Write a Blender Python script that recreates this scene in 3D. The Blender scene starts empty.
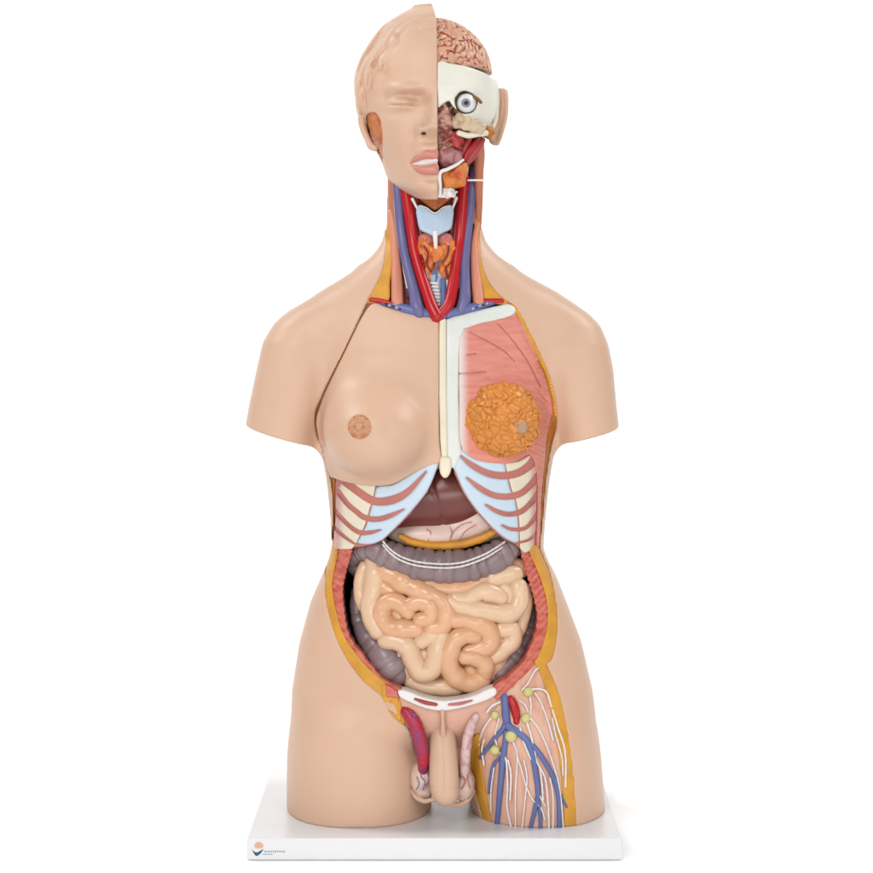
import bpy, math, random
import numpy as np
C = bpy.context.scene.collection
SC = bpy.context.scene

# ---------------------------------------------------------------- camera, world, lights
D = 1950.0                      # camera distance (mm) to the plane through the middle of the model
CU, CV = 436.5, 287.0           # optical axis
ZTOP = 0.537                    # world height of the optical axis
cam = bpy.data.cameras.new('camera'); camo = bpy.data.objects.new('camera', cam); C.objects.link(camo)
camo.location = (0, -D/1000, ZTOP); camo.rotation_euler = (math.radians(90), 0, 0)
cam.sensor_width = 36; cam.lens = 36*D/873.0
cam.shift_y = -(436.5-CV)/873.0
cam.clip_start = 0.05; cam.clip_end = 100
SC.camera = camo
w = bpy.data.worlds.new('World'); SC.world = w; w.use_nodes = True
bg = w.node_tree.nodes['Background']; bg.inputs[0].default_value = (1, 1, 1, 1); bg.inputs[1].default_value = 0.13
def area(name, loc, target, size, power):
    l = bpy.data.lights.new(name, 'AREA'); l.shape = 'RECTANGLE'; l.size = size[0]; l.size_y = size[1]; l.energy = power
    o = bpy.data.objects.new(name, l); C.objects.link(o); o.location = loc
    from mathutils import Vector
    o.rotation_euler = (Vector(target)-Vector(loc)).to_track_quat('-Z', 'Y').to_euler()
    return o
area('key_softbox', (-1.15, -2.75, 2.25), (0, 0, .40), (1.5, 1.5), 58)
area('fill_softbox', (1.5, -2.3, 1.25), (0, 0, .4), (1.2, 1.4), 17)
area('front_softbox', (0.0, -2.9, 0.3), (0, 0, .1), (1.8, .6), 20)
area('backdrop_whitener', (-1.6, .35, 2.2), (0.2, 1.6, .6), (1.0, 1.0), 36)  # added lamp pair, only there to lift the sweep to clipped white
area('backdrop_whitener', (1.6, .35, 2.2), (-0.2, 1.6, .6), (1.0, 1.0), 36)
SC.view_settings.view_transform = 'Standard'; SC.view_settings.look = 'None'
SC.view_settings.exposure = 0; SC.view_settings.gamma = 1

# ---------------------------------------------------------------- materials
def lin(c):
    c = np.array(c)/255.0
    return np.where(c <= .04045, c/12.92, ((c+.055)/1.055)**2.4)
KEY = 1.31
MATS = {}
def mat(name, rgb, rough=.38, var=.05, vscale=40, bump=0, bscale=300, rgb2=None, spec=.4, stretch=None, coat=0, cov=.5, sharp=.1, sss=0, fade=None):
    """painted plastic: base colour from the paint (rgb as sampled in daylight white), small mottling, fine bump"""
    m = bpy.data.materials.new(name); m.use_nodes = True; nt = m.node_tree; b = nt.nodes['Principled BSDF']
    c = np.minimum(lin(rgb)/KEY, .9)
    c2 = np.minimum(lin(rgb2)/KEY, .9) if rgb2 is not None else c*(1-var*2.2)
    tc = nt.nodes.new('ShaderNodeTexCoord'); mp = nt.nodes.new('ShaderNodeMapping')
    nt.links.new(tc.outputs['Object'], mp.inputs[0])
    if stretch: mp.inputs['Rotation'].default_value = stretch[1]; mp.inputs['Scale'].default_value = stretch[0]
    n = nt.nodes.new('ShaderNodeTexNoise'); n.inputs['Scale'].default_value = vscale; n.inputs['Detail'].default_value = 3
    nt.links.new(mp.outputs[0], n.inputs[0])
    r = nt.nodes.new('ShaderNodeValToRGB')
    lo, hi = (cov-sharp, cov+sharp) if rgb2 is not None else (.3, .7)
    r.color_ramp.elements[0].position = lo; r.color_ramp.elements[1].position = hi
    r.color_ramp.elements[0].color = (*c2, 1); r.color_ramp.elements[1].color = (*c, 1)
    nt.links.new(n.outputs['Fac'], r.inputs[0]); cout = r.outputs[0]
    if fade:                                   # sprayed fade into another paint between two widths x0 -> x1 (mm from the middle)
        sx = nt.nodes.new('ShaderNodeSeparateXYZ'); nt.links.new(tc.outputs['Object'], sx.inputs[0])
        mr = nt.nodes.new('ShaderNodeMapRange'); mr.interpolation_type = 'SMOOTHSTEP'
        mr.inputs['From Min'].default_value = fade[0]/1000; mr.inputs['From Max'].default_value = fade[1]/1000
        nt.links.new(sx.outputs['X'], mr.inputs['Value'])
        mx = nt.nodes.new('ShaderNodeMix'); mx.data_type = 'RGBA'
        nt.links.new(mr.outputs[0], mx.inputs['Factor']); nt.links.new(r.outputs[0], mx.inputs['A'])
        mx.inputs['B'].default_value = (*np.minimum(lin(fade[2])/KEY, .9), 1); cout = mx.outputs['Result']
    nt.links.new(cout, b.inputs['Base Color'])
    b.inputs['Roughness'].default_value = rough; b.inputs['Specular IOR Level'].default_value = spec
    b.inputs['Coat Weight'].default_value = coat; b.inputs['Coat Roughness'].default_value = .15
    if sss:
        b.inputs['Subsurface Weight'].default_value = sss; b.inputs['Subsurface Scale'].default_value = .004
        b.inputs['Subsurface Radius'].default_value = (1, .5, .3)
    if bump:
        n2 = nt.nodes.new('ShaderNodeTexNoise'); n2.inputs['Scale'].default_value = bscale; n2.inputs['Detail'].default_value = 4
        nt.links.new(mp.outputs[0], n2.inputs[0])
        bp = nt.nodes.new('ShaderNodeBump'); bp.inputs['Strength'].default_value = bump; bp.inputs['Distance'].default_value = .001
        nt.links.new(n2.outputs['Fac'], bp.inputs['Height']); nt.links.new(bp.outputs[0], b.inputs['Normal'])
    MATS[name] = m
    return m
M_skin = mat('flesh plastic', (228,188,160), .43, .018, 9, .05, 500, spec=.35)
M_fat = mat('yellow fat paint', (234,168,60), .45, .10, 60, .5, 220)
M_fat_dark = mat('amber fat paint', (200,122,40), .45, .12, 60, .5, 220)
M_fat_orange = mat('orange neck fat', (226,150,55), .45, 0, 55, .4, 220, rgb2=(205,95,50), cov=.36, sharp=.1)
M_musc = mat('muscle paint', (221,128,110), .4, .06, 40, .5, 260, stretch=((1,1,3),(0,.7,0)))
M_pec = mat('pectoral paint', (231,149,132), .42, 0, 110, .55, 240, rgb2=(220,130,114), cov=.45, sharp=.18, stretch=((.3,1,2.4),(0,-.5,0)), fade=(33, 21.5, (240,226,220)))
M_abd = mat('abdominal muscle paint', (220,120,100), .42, 0, 95, .9, 200, rgb2=(196,82,68), cov=.45, sharp=.12, stretch=((.5,1,2.0),(0,.6,0)))
M_inter = mat('intercostal paint', (206,126,114), .42, .07, 50, .4, 260)
M_groin = mat('groin muscle paint', (231,180,156), .42, .05, 40, .3, 220)
M_thigh = mat('thigh fascia paint', (234,186,160), .42, 0, 40, .35, 220, rgb2=(222,150,128), cov=.4, sharp=.12, stretch=((2.2,1,.35),(0,0,0)))
M_cart = mat('cartilage paint', (211,228,242), .35, .02)
M_rib_r = mat('rib bone paint right', (243,231,206), .38, .03, fade=(88, 96.5, (214,160,150)))
M_rib = mat('rib bone paint', (243,231,206), .38, .03, fade=(-89, -98, (216,166,158)))
M_ribpink = mat('pleura paint', (226,190,184), .38, .05)
M_bone = mat('bone white paint', (243,240,226), .38, .03, 30)
M_stern = mat('sternum paint', (236,238,232), .38, .03, 30)
M_cream = mat('cream bone edge', (244,235,208), .38, .03)
M_liver = mat('liver paint', (122,60,54), .28, .07, 25, .06, 200, spec=.5)
M_stom = mat('stomach paint', (240,210,196), .3, .03, 20)
M_oment = mat('omentum paint', (230,158,48), .35, .1, 50, .3, 200)
M_colon = mat('colon paint', (152,130,132), .32, .07, 30, .08, 120, spec=.45, coat=.1)
M_taenia = mat('taenia paint', (240,230,225), .35, .03)
M_si1 = mat('cream bowel paint', (241,202,166), .3, .03, 20, .02, 120, spec=.45, coat=.15)
M_si2 = mat('apricot bowel paint', (239,184,142), .28, .04, 20, .02, 120, spec=.45, coat=.2)
M_gapshade = mat('bowel gap shade paint', (206,142,98), .4, .08, 50)  # backing mass behind the loops, coloured darker so their gaps look shaded
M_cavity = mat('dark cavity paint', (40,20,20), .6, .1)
M_vein = mat('blue vein paint', (104,117,172), .32, .05)
M_vein2 = mat('dull violet vein paint', (116,112,158), .32, .05)
M_art = mat('red artery paint', (200,32,38), .28, .06)
M_artd = mat('dark artery paint', (140,28,28), .32, .06)
M_thycart = mat('larynx paint', (190,211,230), .35, .03)
M_white = mat('white tendon paint', (246,240,238), .38, .02)
M_thy = mat('thyroid paint', (228,132,58), .35, 0, 110, .5, 200, rgb2=(205,70,45), cov=.42, sharp=.08)
M_gland = mat('salivary gland paint', (221,132,58), .38, 0, 90, .5, 200, rgb2=(206,92,56), cov=.42, sharp=.1)
M_mamma = mat('mammary fat paint', (237,152,66), .34, .09, 60, .15, 300, spec=.4)
M_brain = mat('brain paint', (232,176,144), .34, .06, 60, .2, 300)
M_deep = mat('deep neck tissue', (128,42,32), .45, .15, 60, .4, 200)
M_neckm = mat('neck muscle paint', (231,150,122), .4, .06, 40, .4, 220, stretch=((2,1,.4),(0,0,0)))
M_neckbrown = mat('upper neck muscle paint', (205,128,96), .4, .08, 40, .4, 220, stretch=((2,1,.4),(0,0,0)))
M_red = mat('red chewing muscle paint', (188,72,68), .4, .1, 60, .5, 220)
M_rose = mat('rose muscle paint', (206,118,110), .4, .07, 60, .4, 220)
M_tongue = mat('tongue paint', (190,128,130), .38, .08, 60, .3, 260)
M_nasal = mat('nasal tissue paint', (206,160,140), .38, 0, 90, .5, 220, rgb2=(165,92,84), cov=.45, sharp=.08)
M_beige = mat('facial bone paint', (216,192,160), .4, 0, 80, .5, 220, rgb2=(180,140,112), cov=.4, sharp=.1)
M_lip = mat('lip paint', (220,146,130), .34, .04, 60)
M_tooth = mat('tooth white', (244,232,230), .25, .01)
M_areola = mat('areola paint', (212,154,116), .45, 0, 170, .8, 240, rgb2=(190,122,84), cov=.45, sharp=.1)
M_nipple = mat('nipple paint', (216,160,120), .42, .06, 90, .3)
M_gnip = mat('dissected nipple paint', (202,158,130), .35, .08, 90, .3)
M_eye = mat('eyeball white', (240,242,246), .15, .02)
M_iris = mat('iris grey', (158,154,160), .25, .1, 200)
M_irisring = mat('iris light grey', (190,188,192), .2, .05)
M_pupil = mat('pupil black', (28,24,30), .2, .1)
M_parotid = mat('parotid paint', (217,140,76), .4, 0, 70, .5, 220, rgb2=(196,92,58), cov=.5, sharp=.12)
M_seam = mat('brown seam paint', (142,92,44), .5, .15, 120)
M_node = mat('lymph node paint', (221,216,140), .36, .05)
M_cord = mat('cord muscle paint', (190,40,62), .36, 0, 90, .6, 200, rgb2=(150,60,104), cov=.48, sharp=.08)
M_pale = mat('pale cord paint', (228,196,190), .38, 0, 120, .4, 240, rgb2=(200,150,150), cov=.45, sharp=.08)
M_testis = mat('testis paint', (232,202,184), .36, 0, 90, .4, 240, rgb2=(196,160,156), cov=.42, sharp=.08)
M_base = mat('white display board', (246,246,246), .3, .005, 5, spec=.4)
b_ = M_base.node_tree.nodes['Color Ramp']
for e_ in b_.color_ramp.elements: e_.color = (.67, .67, .68, 1)
M_drop = mat('white paper backdrop', (255,255,255), .9, .0, 3, spec=.0)
for e_ in M_drop.node_tree.nodes['Color Ramp'].color_ramp.elements: e_.color = (.98, .98, .98, 1)
M_lblue = mat('emblem blue ink', (40,92,128), .5, .05)
M_lgrey = mat('lettering blue grey ink', (140,165,185), .5, .05)
M_lor = mat('emblem orange ink', (243,190,156), .5, .05)
M_bladder = mat('bladder paint', (172,138,134), .32, .07, 40, .1)
M_black = mat('dark bead paint', (50,46,60), .4, .1)
M_line = mat('muscle groove paint', (196,104,90), .45, .1)

# ---------------------------------------------------------------- objects
def link(name, me, m, parent=None, label=None):
    o = bpy.data.objects.new(name, me); C.objects.link(o)
    if m: me.materials.append(m)
    if parent is not None: o.parent = parent
    if label: o['label'] = label
    return o
def to_world(P):
    P = np.asarray(P, float)
    return np.stack([(P[:,0]-CU)/1000, -P[:,2]/1000, ZTOP-(P[:,1]-CV)/1000], 1)
def mesh(name, P, faces, smooth=True):
    """P in model millimetres (u right, v down, w towards the viewer); a left-handed frame, so faces are given for that"""
    me = bpy.data.meshes.new(name)
    V = to_world(P)
    if isinstance(faces, np.ndarray):
        nf, k = faces.shape
        me.vertices.add(len(V)); me.vertices.foreach_set('co', V.astype(np.float32).ravel())
        me.loops.add(nf*k); me.loops.foreach_set('vertex_index', faces.astype(np.int32).ravel())
        me.polygons.add(nf); me.polygons.foreach_set('loop_start', np.arange(0, nf*k, k, dtype=np.int32))
        me.update(calc_edges=True)
    else:
        me.from_pydata([tuple(v) for v in V], [], faces)
    me.validate()
    if smooth: me.polygons.foreach_set('use_smooth', [True]*len(me.polygons))
    me.update()
    return me

ROOT = bpy.data.objects.new('anatomical_torso_model', None); C.objects.link(ROOT)
ROOT.location = (0, 0, 0)
ROOT['label'] = 'flesh coloured anatomical torso model with its belly and half its face opened, on white board'
ROOT['category'] = 'anatomical model'

# ---------------------------------------------------------------- signed-distance tools
def smin(a, b, k):
    h = np.maximum(k-np.abs(a-b), 0)/k
    return np.minimum(a, b)-h*h*k*.25
def smax(a, b, k): return -smin(-a, -b, k)
def spline(pts, n=8, closed=False):
    P = np.array(pts, float)
    if closed: Q = np.vstack([P[-1], P, P[0], P[1]])
    else: Q = np.vstack([2*P[0]-P[1], P, 2*P[-1]-P[-2]])
    out = []
    for i in range(len(Q)-3):
        p0, p1, p2, p3 = Q[i:i+4]
        for t in np.arange(n)/n:
            out.append(.5*((2*p1)+(-p0+p2)*t+(2*p0-5*p1+4*p2-p3)*t*t+(-p0+3*p1-3*p2+p3)*t**3))
    if not closed: out.append(P[-1])
    return np.array(out)
class Slices:
    """stack of superellipse cross-sections; rows: v, left, right, front depth, back depth"""
    def __init__(s, rows, n=2.4, sm=3.0):
        R = np.array(rows, float); s.v = np.arange(R[0,0], R[-1,0]+.5, .5)
        k = np.exp(-.5*(np.arange(-30, 31)*.5/sm)**2); k /= k.sum()
        s.t = [np.convolve(np.pad(np.interp(s.v, R[:,0], R[:,i]), 30, mode='edge'), k, 'valid') for i in range(1, 5)]
        s.n = n; s.v0, s.v1 = R[0,0], R[-1,0]
    def at(s, V): return [np.interp(V, s.v, t) for t in s.t]
    def sdf(s, U, V, W):
        l, r, F, B = s.at(V)
        a = np.maximum((r-l)/2, .5); c = (l+r)/2
        b = np.where(W > 0, np.maximum(F, 1), np.maximum(B, 1))
        x = np.abs(U-c)/a; y = np.abs(W)/b
        q = (x**s.n+y**s.n)**(1/s.n)
        g = np.sqrt((x**(s.n-1)/a)**2+(y**(s.n-1)/b)**2)*np.maximum(q, 1e-3)**(1-s.n)
        d = (q-1)/np.maximum(g, 1/np.maximum(a, b))
        return np.maximum(d, np.maximum(s.v0-V, V-s.v1))
    def surf(s, U, V):
        l, r, F, B = s.at(V); a = np.maximum((r-l)/2, .5); c = (l+r)/2
        x = np.clip(np.abs(U-c)/a, 0, 1)
        return F*(1-x**s.n)**(1/s.n)*((V >= s.v0) & (V <= s.v1))
TRUNK = Slices([(170,386,481,20,62),(225,386,481,26,62),(242,382,486,29,63),(254,374,496,33,66),(267,359,513,37,69),(280,340,534,42,72),
    (292,320,556,47,75),(305,306,570,53,78),(320,306,570,60,80),(345,312,563,68,84),(380,317,558,75,87),(420,320,556,80,88),(447,321,555,82,88),
    (480,327,549,82,86),(520,331,545,80,84),(547,331,543,79,84),(560,328,548,80,86),(575,322,556,82,88),(600,311,566,85,92),(640,300,581,89,97),
    (690,292,592.5,92,102),(702,293,593,91,102),(714,296,591,86,98),(728,306,580,72,86),(742,337,546,48,60),(752,385,500,16,20)], 2.5)
LEGL = Slices([(650,345,395,30,40),(680,312,415,66,78),(694,299.5,424,82,92),(706,294.5,428,90,96),(718,291,431,92,98),(736,289,432,93,98),(755,287.5,432,93,98),(830,287.5,431,90,96)], 2.35, 4)
LEGR = Slices([(650,490,545,30,40),(680,462,570,66,78),(694,454,585,82,92),(706,452,591.5,90,96),(718,453,595.5,92,98),(736,456,598.5,93,98),(755,459,600.5,93,98),(803,470,604,91,96),(830,474,605,90,96)], 2.35, 4)
ARML = Slices([(272,366,376,2,8),(286,338,362,10,24),(297,318,356,20,34),(309,291,352,33,42),(322,275,352,40,48),(342,263,349,47,53),(369,257,341,50,55),
    (402,250,331,51,55),(430,245,322,50,54),(465,240,318,49,52)], 2.3, 2.5)
ARMR = Slices([(272,496,506,2,8),(286,510,537,10,24),(297,520,560,20,34),(311,524,586,33,42),(325,525,600,40,48),(344,527,608,47,53),(369,533,613,50,55),
    (404,544,616,51,55),(430,554,619,50,54),(465,558,624,49,52)], 2.3, 2.5)
def ell(U, V, W, c, r):
    q = np.sqrt(((U-c[0])/r[0])**2+((V-c[1])/r[1])**2+((W-c[2])/r[2])**2)
    return (q-1)*min(r)
def body0(U, V, W, arms=True):
    d = TRUNK.sdf(U, V, W)
    L = smin(LEGL.sdf(U, V, W), LEGR.sdf(U, V, W), 4)
    d = smin(d, L, 10)
    d = smin(d, ell(U, V, W, (443, 742, 15), (34, 46, 62)), 8)
    if arms:
        a = smax(ARML.sdf(U, V, W), V-(445+(U-316)*.29-.0022*(U-280)**2*0), 2.5)
        b = smax(ARMR.sdf(U, V, W), V-(443-(U-556)*.26), 2.5)
        d = smin(d, np.minimum(a, b), 16)
    return d
def surf0(U, V): return np.maximum(np.maximum(TRUNK.surf(U, V), LEGL.surf(U, V)), LEGR.surf(U, V))
def body1(U, V, W):
    d = body0(U, V, W, True)
    br = ell(U, V, W, (381, 429, 66), (50, 43, 56))
    up = ell(U, V, W, (381, 402, 42), (42, 42, 30))
    return smin(d, smin(br, up, 36), 13)
def unproj(pts, off=0, w=None):
    """photo pixels -> model mm (u, v, w) on the body's front surface (plus off), or at depth w"""
    P = np.array(pts, float); u, v = P[:,0].copy(), P[:,1].copy()
    ww = np.zeros(len(P)) if w is None else np.broadcast_to(np.array(w, float), (len(P),)).copy()
    for _ in range(12):
        if w is None: ww = .5*ww+.5*(surf0(u, v)+off)
        s = (D-ww)/D
        u = CU+(P[:,0]-CU)*s; v = CV+(P[:,1]-CV)*s
    return np.stack([u, v, ww], 1)
def poly2(pts, closed=True, smooth=5, w=None):
    P = spline(pts, smooth, True) if smooth else np.array(pts, float)
    return unproj(P, 0, w)[:, :2]
def sd_poly(U, V, P):
    """signed distance to a polygon on broadcast (U,V) grid, negative inside"""
    shape = np.broadcast(U, V).shape
    x = np.broadcast_to(U, shape).ravel().astype(np.float32); y = np.broadcast_to(V, shape).ravel().astype(np.float32)
    d = np.full(x.shape, 1e9, np.float32); ins = np.zeros(x.shape, bool)
    n = len(P)
    for i in range(n):
        ax, ay = P[i]; bx, by = P[(i+1) % n]
        ex, ey = bx-ax, by-ay; L = ex*ex+ey*ey+1e-9
        t = np.clip(((x-ax)*ex+(y-ay)*ey)/L, 0, 1)
        d = np.minimum(d, (x-ax-t*ex)**2+(y-ay-t*ey)**2)
        if ay != by:
            c = ((ay > y) != (by > y)) & (x < (bx-ax)*(y-ay)/(by-ay)+ax)
            ins ^= c
    d = np.sqrt(d); d[ins] *= -1
    return d.reshape(shape)
def sd_line(U, V, P, R):
    """distance to a tapered 2-D polyline (half widths R)"""
    shape = np.broadcast(U, V).shape
    x = np.broadcast_to(U, shape).astype(np.float32); y = np.broadcast_to(V, shape).astype(np.float32)
    d = np.full(shape, 1e9, np.float32)
    for i in range(len(P)-1):
        ax, ay = P[i]; ex, ey = P[i+1]-P[i]; L = ex*ex+ey*ey+1e-9
        t = np.clip(((x-ax)*ex+(y-ay)*ey)/L, 0, 1)
        d = np.minimum(d, np.hypot(x-ax-t*ex, y-ay-t*ey)-(R[i]+t*(R[i+1]-R[i])))
    return d
def taper(pts, n=6, w=None):
    """[(px,py,halfwidth)...] -> (polyline mm, half widths)"""
    P = spline(pts, n)
    return unproj(P[:, :2], 0, w)[:, :2], P[:, 2]*.96
def nets(f, o, h):
    """surface nets: samples f on a grid with origin o and step h -> vertices, quads"""
    s = f < 0
    nx, ny, nz = f.shape
    acc = np.zeros((nx-1, ny-1, nz-1), np.int8)
    any_ = np.zeros_like(s[:-1,:-1,:-1]); all_ = np.ones_like(any_)
    for i in (0, 1):
        for j in (0, 1):
            for k in (0, 1):
                q = s[i:nx-1+i, j:ny-1+j, k:nz-1+k]; any_ |= q; all_ &= q
    act = any_ & ~all_
    I, J, K = np.nonzero(act)
    idx = np.full(act.shape, -1, np.int32); idx[I, J, K] = np.arange(len(I))
    cor = [(i, j, k) for i in (0, 1) for j in (0, 1) for k in (0, 1)]
    val = {c: f[I+c[0], J+c[1], K+c[2]] for c in cor}
    S = np.zeros((len(I), 3)); N = np.zeros(len(I))
    for c in cor:
        for ax in range(3):
            if c[ax] == 0:
                e = list(c); e[ax] = 1; e = tuple(e)
                a, b = val[c], val[e]
                m = (a < 0) != (b < 0)
                t = np.where(m, a/np.where(m, a-b, 1), 0)
                p = np.zeros((len(I), 3)); p[:] = c; p[:, ax] = t
                S += p*m[:, None]; N += m
    P = (S/np.maximum(N, 1)[:, None]+np.stack([I, J, K], 1))*h+np.array(o)
    Q = []
    for ax in range(3):
        a, b = [x for x in range(3) if x != ax]
        sl0 = [slice(1, -1)]*3; sl1 = [slice(1, -1)]*3
        sl0[ax] = slice(0, -1); sl1[ax] = slice(1, None)
        s0, s1 = s[tuple(sl0)], s[tuple(sl1)]
        G = np.stack(np.nonzero(s0 != s1), 1)
        inside0 = s0[G[:,0], G[:,1], G[:,2]]
        off = np.ones(3, int); off[ax] = 0
        G = G+off
        def cell(da, db):
            g = G.copy(); g[:, a] += da; g[:, b] += db
            return idx[g[:,0], g[:,1], g[:,2]]
        q = np.stack([cell(-1,-1), cell(0,-1), cell(0,0), cell(-1,0)], 1)
        flip = inside0 if ax != 1 else ~inside0
        q[~flip] = q[~flip][:, ::-1]
        Q.append(q)
    Q = np.concatenate(Q); Q = Q[(Q >= 0).all(1)]
    return P, Q[:, ::-1]          # model frame is left-handed
def solid(name, box, h, fn, m, parent=ROOT, label=None, one=False):
    (u0, u1), (v0, v1), (w0, w1) = box
    U = np.arange(u0, u1+h, h, dtype=np.float32)[:, None, None]; V = np.arange(v0, v1+h, h, dtype=np.float32)[None, :, None]
    W = np.arange(w0, w1+h, h, dtype=np.float32)[None, None, :]
    f = np.array(np.broadcast_to(fn(U, V, W), (U.size, V.size, W.size)), dtype=np.float32)
    f[0], f[-1], f[:, 0], f[:, -1], f[:, :, 0], f[:, :, -1] = 1, 1, 1, 1, 1, 1
    P, Q = nets(f, (u0, v0, w0), h)
    if one:                                      # keep only the largest connected piece
        lab = np.arange(len(P))
        while True:
            m_ = lab[Q].min(1); new = lab.copy()
            for c in range(4): np.minimum.at(new, Q[:, c], m_)
            new = new[new]
            if (new == lab).all(): break
            lab = new
        best = np.bincount(lab).argmax(); ok = lab == best
        Q = Q[ok[Q[:, 0]]]; re = np.cumsum(ok)-1; Q = re[Q]; P = P[ok]
    return link(name, mesh(name, P, Q), m, parent, label)
def slab(name, polys, out, thick, m, parent=ROOT, label=None, h=1.2, cuts=(), k=1.2, extra=None, body=body0, wmin=-30, rough=0, grow=0, floor=803, one=False):
    """a piece lying on the body: its outline is cut through the body's skin, its face stands 'out' mm proud of it"""
    P = np.vstack(polys); lo = P.min(0)-3; hi = P.max(0)+3
    top = float(surf0(P[:,0], P[:,1]).max())+out+8
    if body is body1: top += 40
    def fn(U, V, W):
        d2 = None
        for p in polys:
            q = sd_poly(U, V, p); d2 = q if d2 is None else np.minimum(d2, q)
        d2 = d2-grow
        for c in cuts: d2 = smax(d2, -c(U, V), 1.0)
        b = body(U, V, W)
        if rough: b = b+rough*np.sin(U*.9+V*.5)*np.sin(V*.8-U*.3)
        d = smax(smax(b-out, d2, k), np.maximum(-(b+thick), wmin-W), .5)
        if extra is not None: d = extra(d, U, V, W)
        return np.maximum(d, V-floor)
    return solid(name, ((lo[0], hi[0]), (lo[1], hi[1]), (wmin-3, top)), h, fn, m, parent, label, one)
def tube(name, pts, r, m, parent=ROOT, label=None, off=0, w=None, n=8, seg=14, pro=None, flat=1.0, caps=True):
    """round tube along photo pixels [(px,py) or (px,py,r)], lying off mm above the body surface (or at depth w)"""
    P = spline(pts, n)
    R = P[:, 2] if P.shape[1] > 2 else np.full(len(P), r, float)
    off_ = spline([(o_, 0) for o_ in off], n)[:, 0] if isinstance(off, (list, tuple)) else off
    w_ = spline([(o_, 0) for o_ in w], n)[:, 0] if isinstance(w, (list, tuple)) else w
    if callable(w): w_ = w(P[:, 0], P[:, 1])
    Q = unproj(P[:, :2], off_, w_)
    return sweep(name, Q, R*.96, m, parent, label, seg, pro, flat, caps)
def sweep(name, Q, R, m, parent=ROOT, label=None, seg=14, pro=None, flat=1.0, caps=True):
    L = np.concatenate([[0], np.cumsum(np.linalg.norm(np.diff(Q, axis=0), axis=1))])
    if caps:                                     # hemispherical ends
        t0 = Q[1]-Q[0]; t0 /= np.linalg.norm(t0)+1e-9; t1 = Q[-1]-Q[-2]; t1 /= np.linalg.norm(t1)+1e-9
        A = np.radians([88, 65, 40, 20])
        Q = np.vstack([[Q[0]-t0*R[0]*math.sin(a)*.9 for a in A], Q, [Q[-1]+t1*R[-1]*math.sin(a)*.9 for a in A[::-1]]])
        L = np.concatenate([[L[0]]*4, L, [L[-1]]*4])
        R = np.concatenate([[R[0]*math.cos(a) for a in A], R, [R[-1]*math.cos(a) for a in A[::-1]]])
    T = np.gradient(Q, axis=0); T /= np.linalg.norm(T, axis=1)[:, None]+1e-9
    up = np.array([0, 0, 1.0]); V = []
    for i in range(len(Q)):
        a = np.cross(T[i], up)
        if np.linalg.norm(a) < .15: a = np.array([1.0, 0, 0]) if i == 0 else prev
        a = a/np.linalg.norm(a)
        if i and np.dot(a, prev) < 0: a = -a
        prev = a
        b = np.cross(a, T[i])
        for k in range(seg):
            th = 2*math.pi*k/seg; rr = R[i]*(1 if pro is None else pro(L[i], th, i))
            V.append(Q[i]+a*math.cos(th)*rr+b*math.sin(th)*rr*flat)
    F = []
    for i in range(len(Q)-1):
        for k in range(seg):
            k2 = (k+1) % seg
            F.append((i*seg+k, i*seg+k2, (i+1)*seg+k2, (i+1)*seg+k))
    F.append(tuple(range(seg))[::-1]); F.append(tuple((len(Q)-1)*seg+k for k in range(seg)))
    me = mesh(name, V, F)
    import bmesh
    bm = bmesh.new(); bm.from_mesh(me); bmesh.ops.recalc_face_normals(bm, faces=bm.faces); bm.to_mesh(me); bm.free()
    me.polygons.foreach_set('use_smooth', [True]*len(me.polygons))
    return link(name, me, m, parent, label)
def ball(name, p, r, m, parent=ROOT, off=0, w=None, label=None, squash=(1,1,1), noise=0, seed=0):
    c = unproj([p], off, w)[0]; rs = [r*.96*q for q in squash]
    ph = np.random.RandomState(seed).rand(6)*6
    n1, n2 = 20, 12; V = []; F = []
    for i in range(n2+1):
        t = math.pi*i/n2
        for k in range(n1):
            f = 2*math.pi*k/n1; d = np.array([math.sin(t)*math.cos(f), math.cos(t), math.sin(t)*math.sin(f)])
            q = 1+noise*(math.sin(3*d[0]+ph[0])+math.sin(4*d[1]+ph[1])+math.sin(3.5*d[2]+ph[2]))/3
            V.append(c+d*np.array(rs)*q)
    for i in range(n2):
        for k in range(n1):
            a, b = i*n1+k, i*n1+(k+1) % n1
            F.append((a, b, b+n1, a+n1))
    me = mesh(name, V, F)
    import bmesh
    bm = bmesh.new(); bm.from_mesh(me); bmesh.ops.remove_doubles(bm, verts=bm.verts, dist=1e-6); bmesh.ops.recalc_face_normals(bm, faces=bm.faces)
    bm.to_mesh(me); bm.free()
    me.polygons.foreach_set('use_smooth', [True]*len(me.polygons))
    return link(name, me, m, parent, label)
RS = np.random.RandomState(7)
def waves(n, wl, seed):
    r = np.random.RandomState(seed); k = r.randn(n, 3); k /= np.linalg.norm(k, axis=1)[:, None]; k *= 2*math.pi/wl
    p = r.rand(n)*6.28
    def f(U, V, W):
        s = 0
        for i in range(n): s = s+np.cos(U*k[i,0]+V*k[i,1]+W*k[i,2]+p[i])
        return s*math.sqrt(2/n)
    return f
def cells(pts):
    """F2-F1 of a point set on the (U,V) plane"""
    def f(U, V):
        shape = np.broadcast(U, V).shape
        a = np.full(shape, 1e9, np.float32); b = a.copy()
        for x, y in pts:
            d = np.sqrt((U-x)**2+(V-y)**2)
            b = np.minimum(b, np.maximum(a, d)); a = np.minimum(a, d)
        return b-a
    return f

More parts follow.
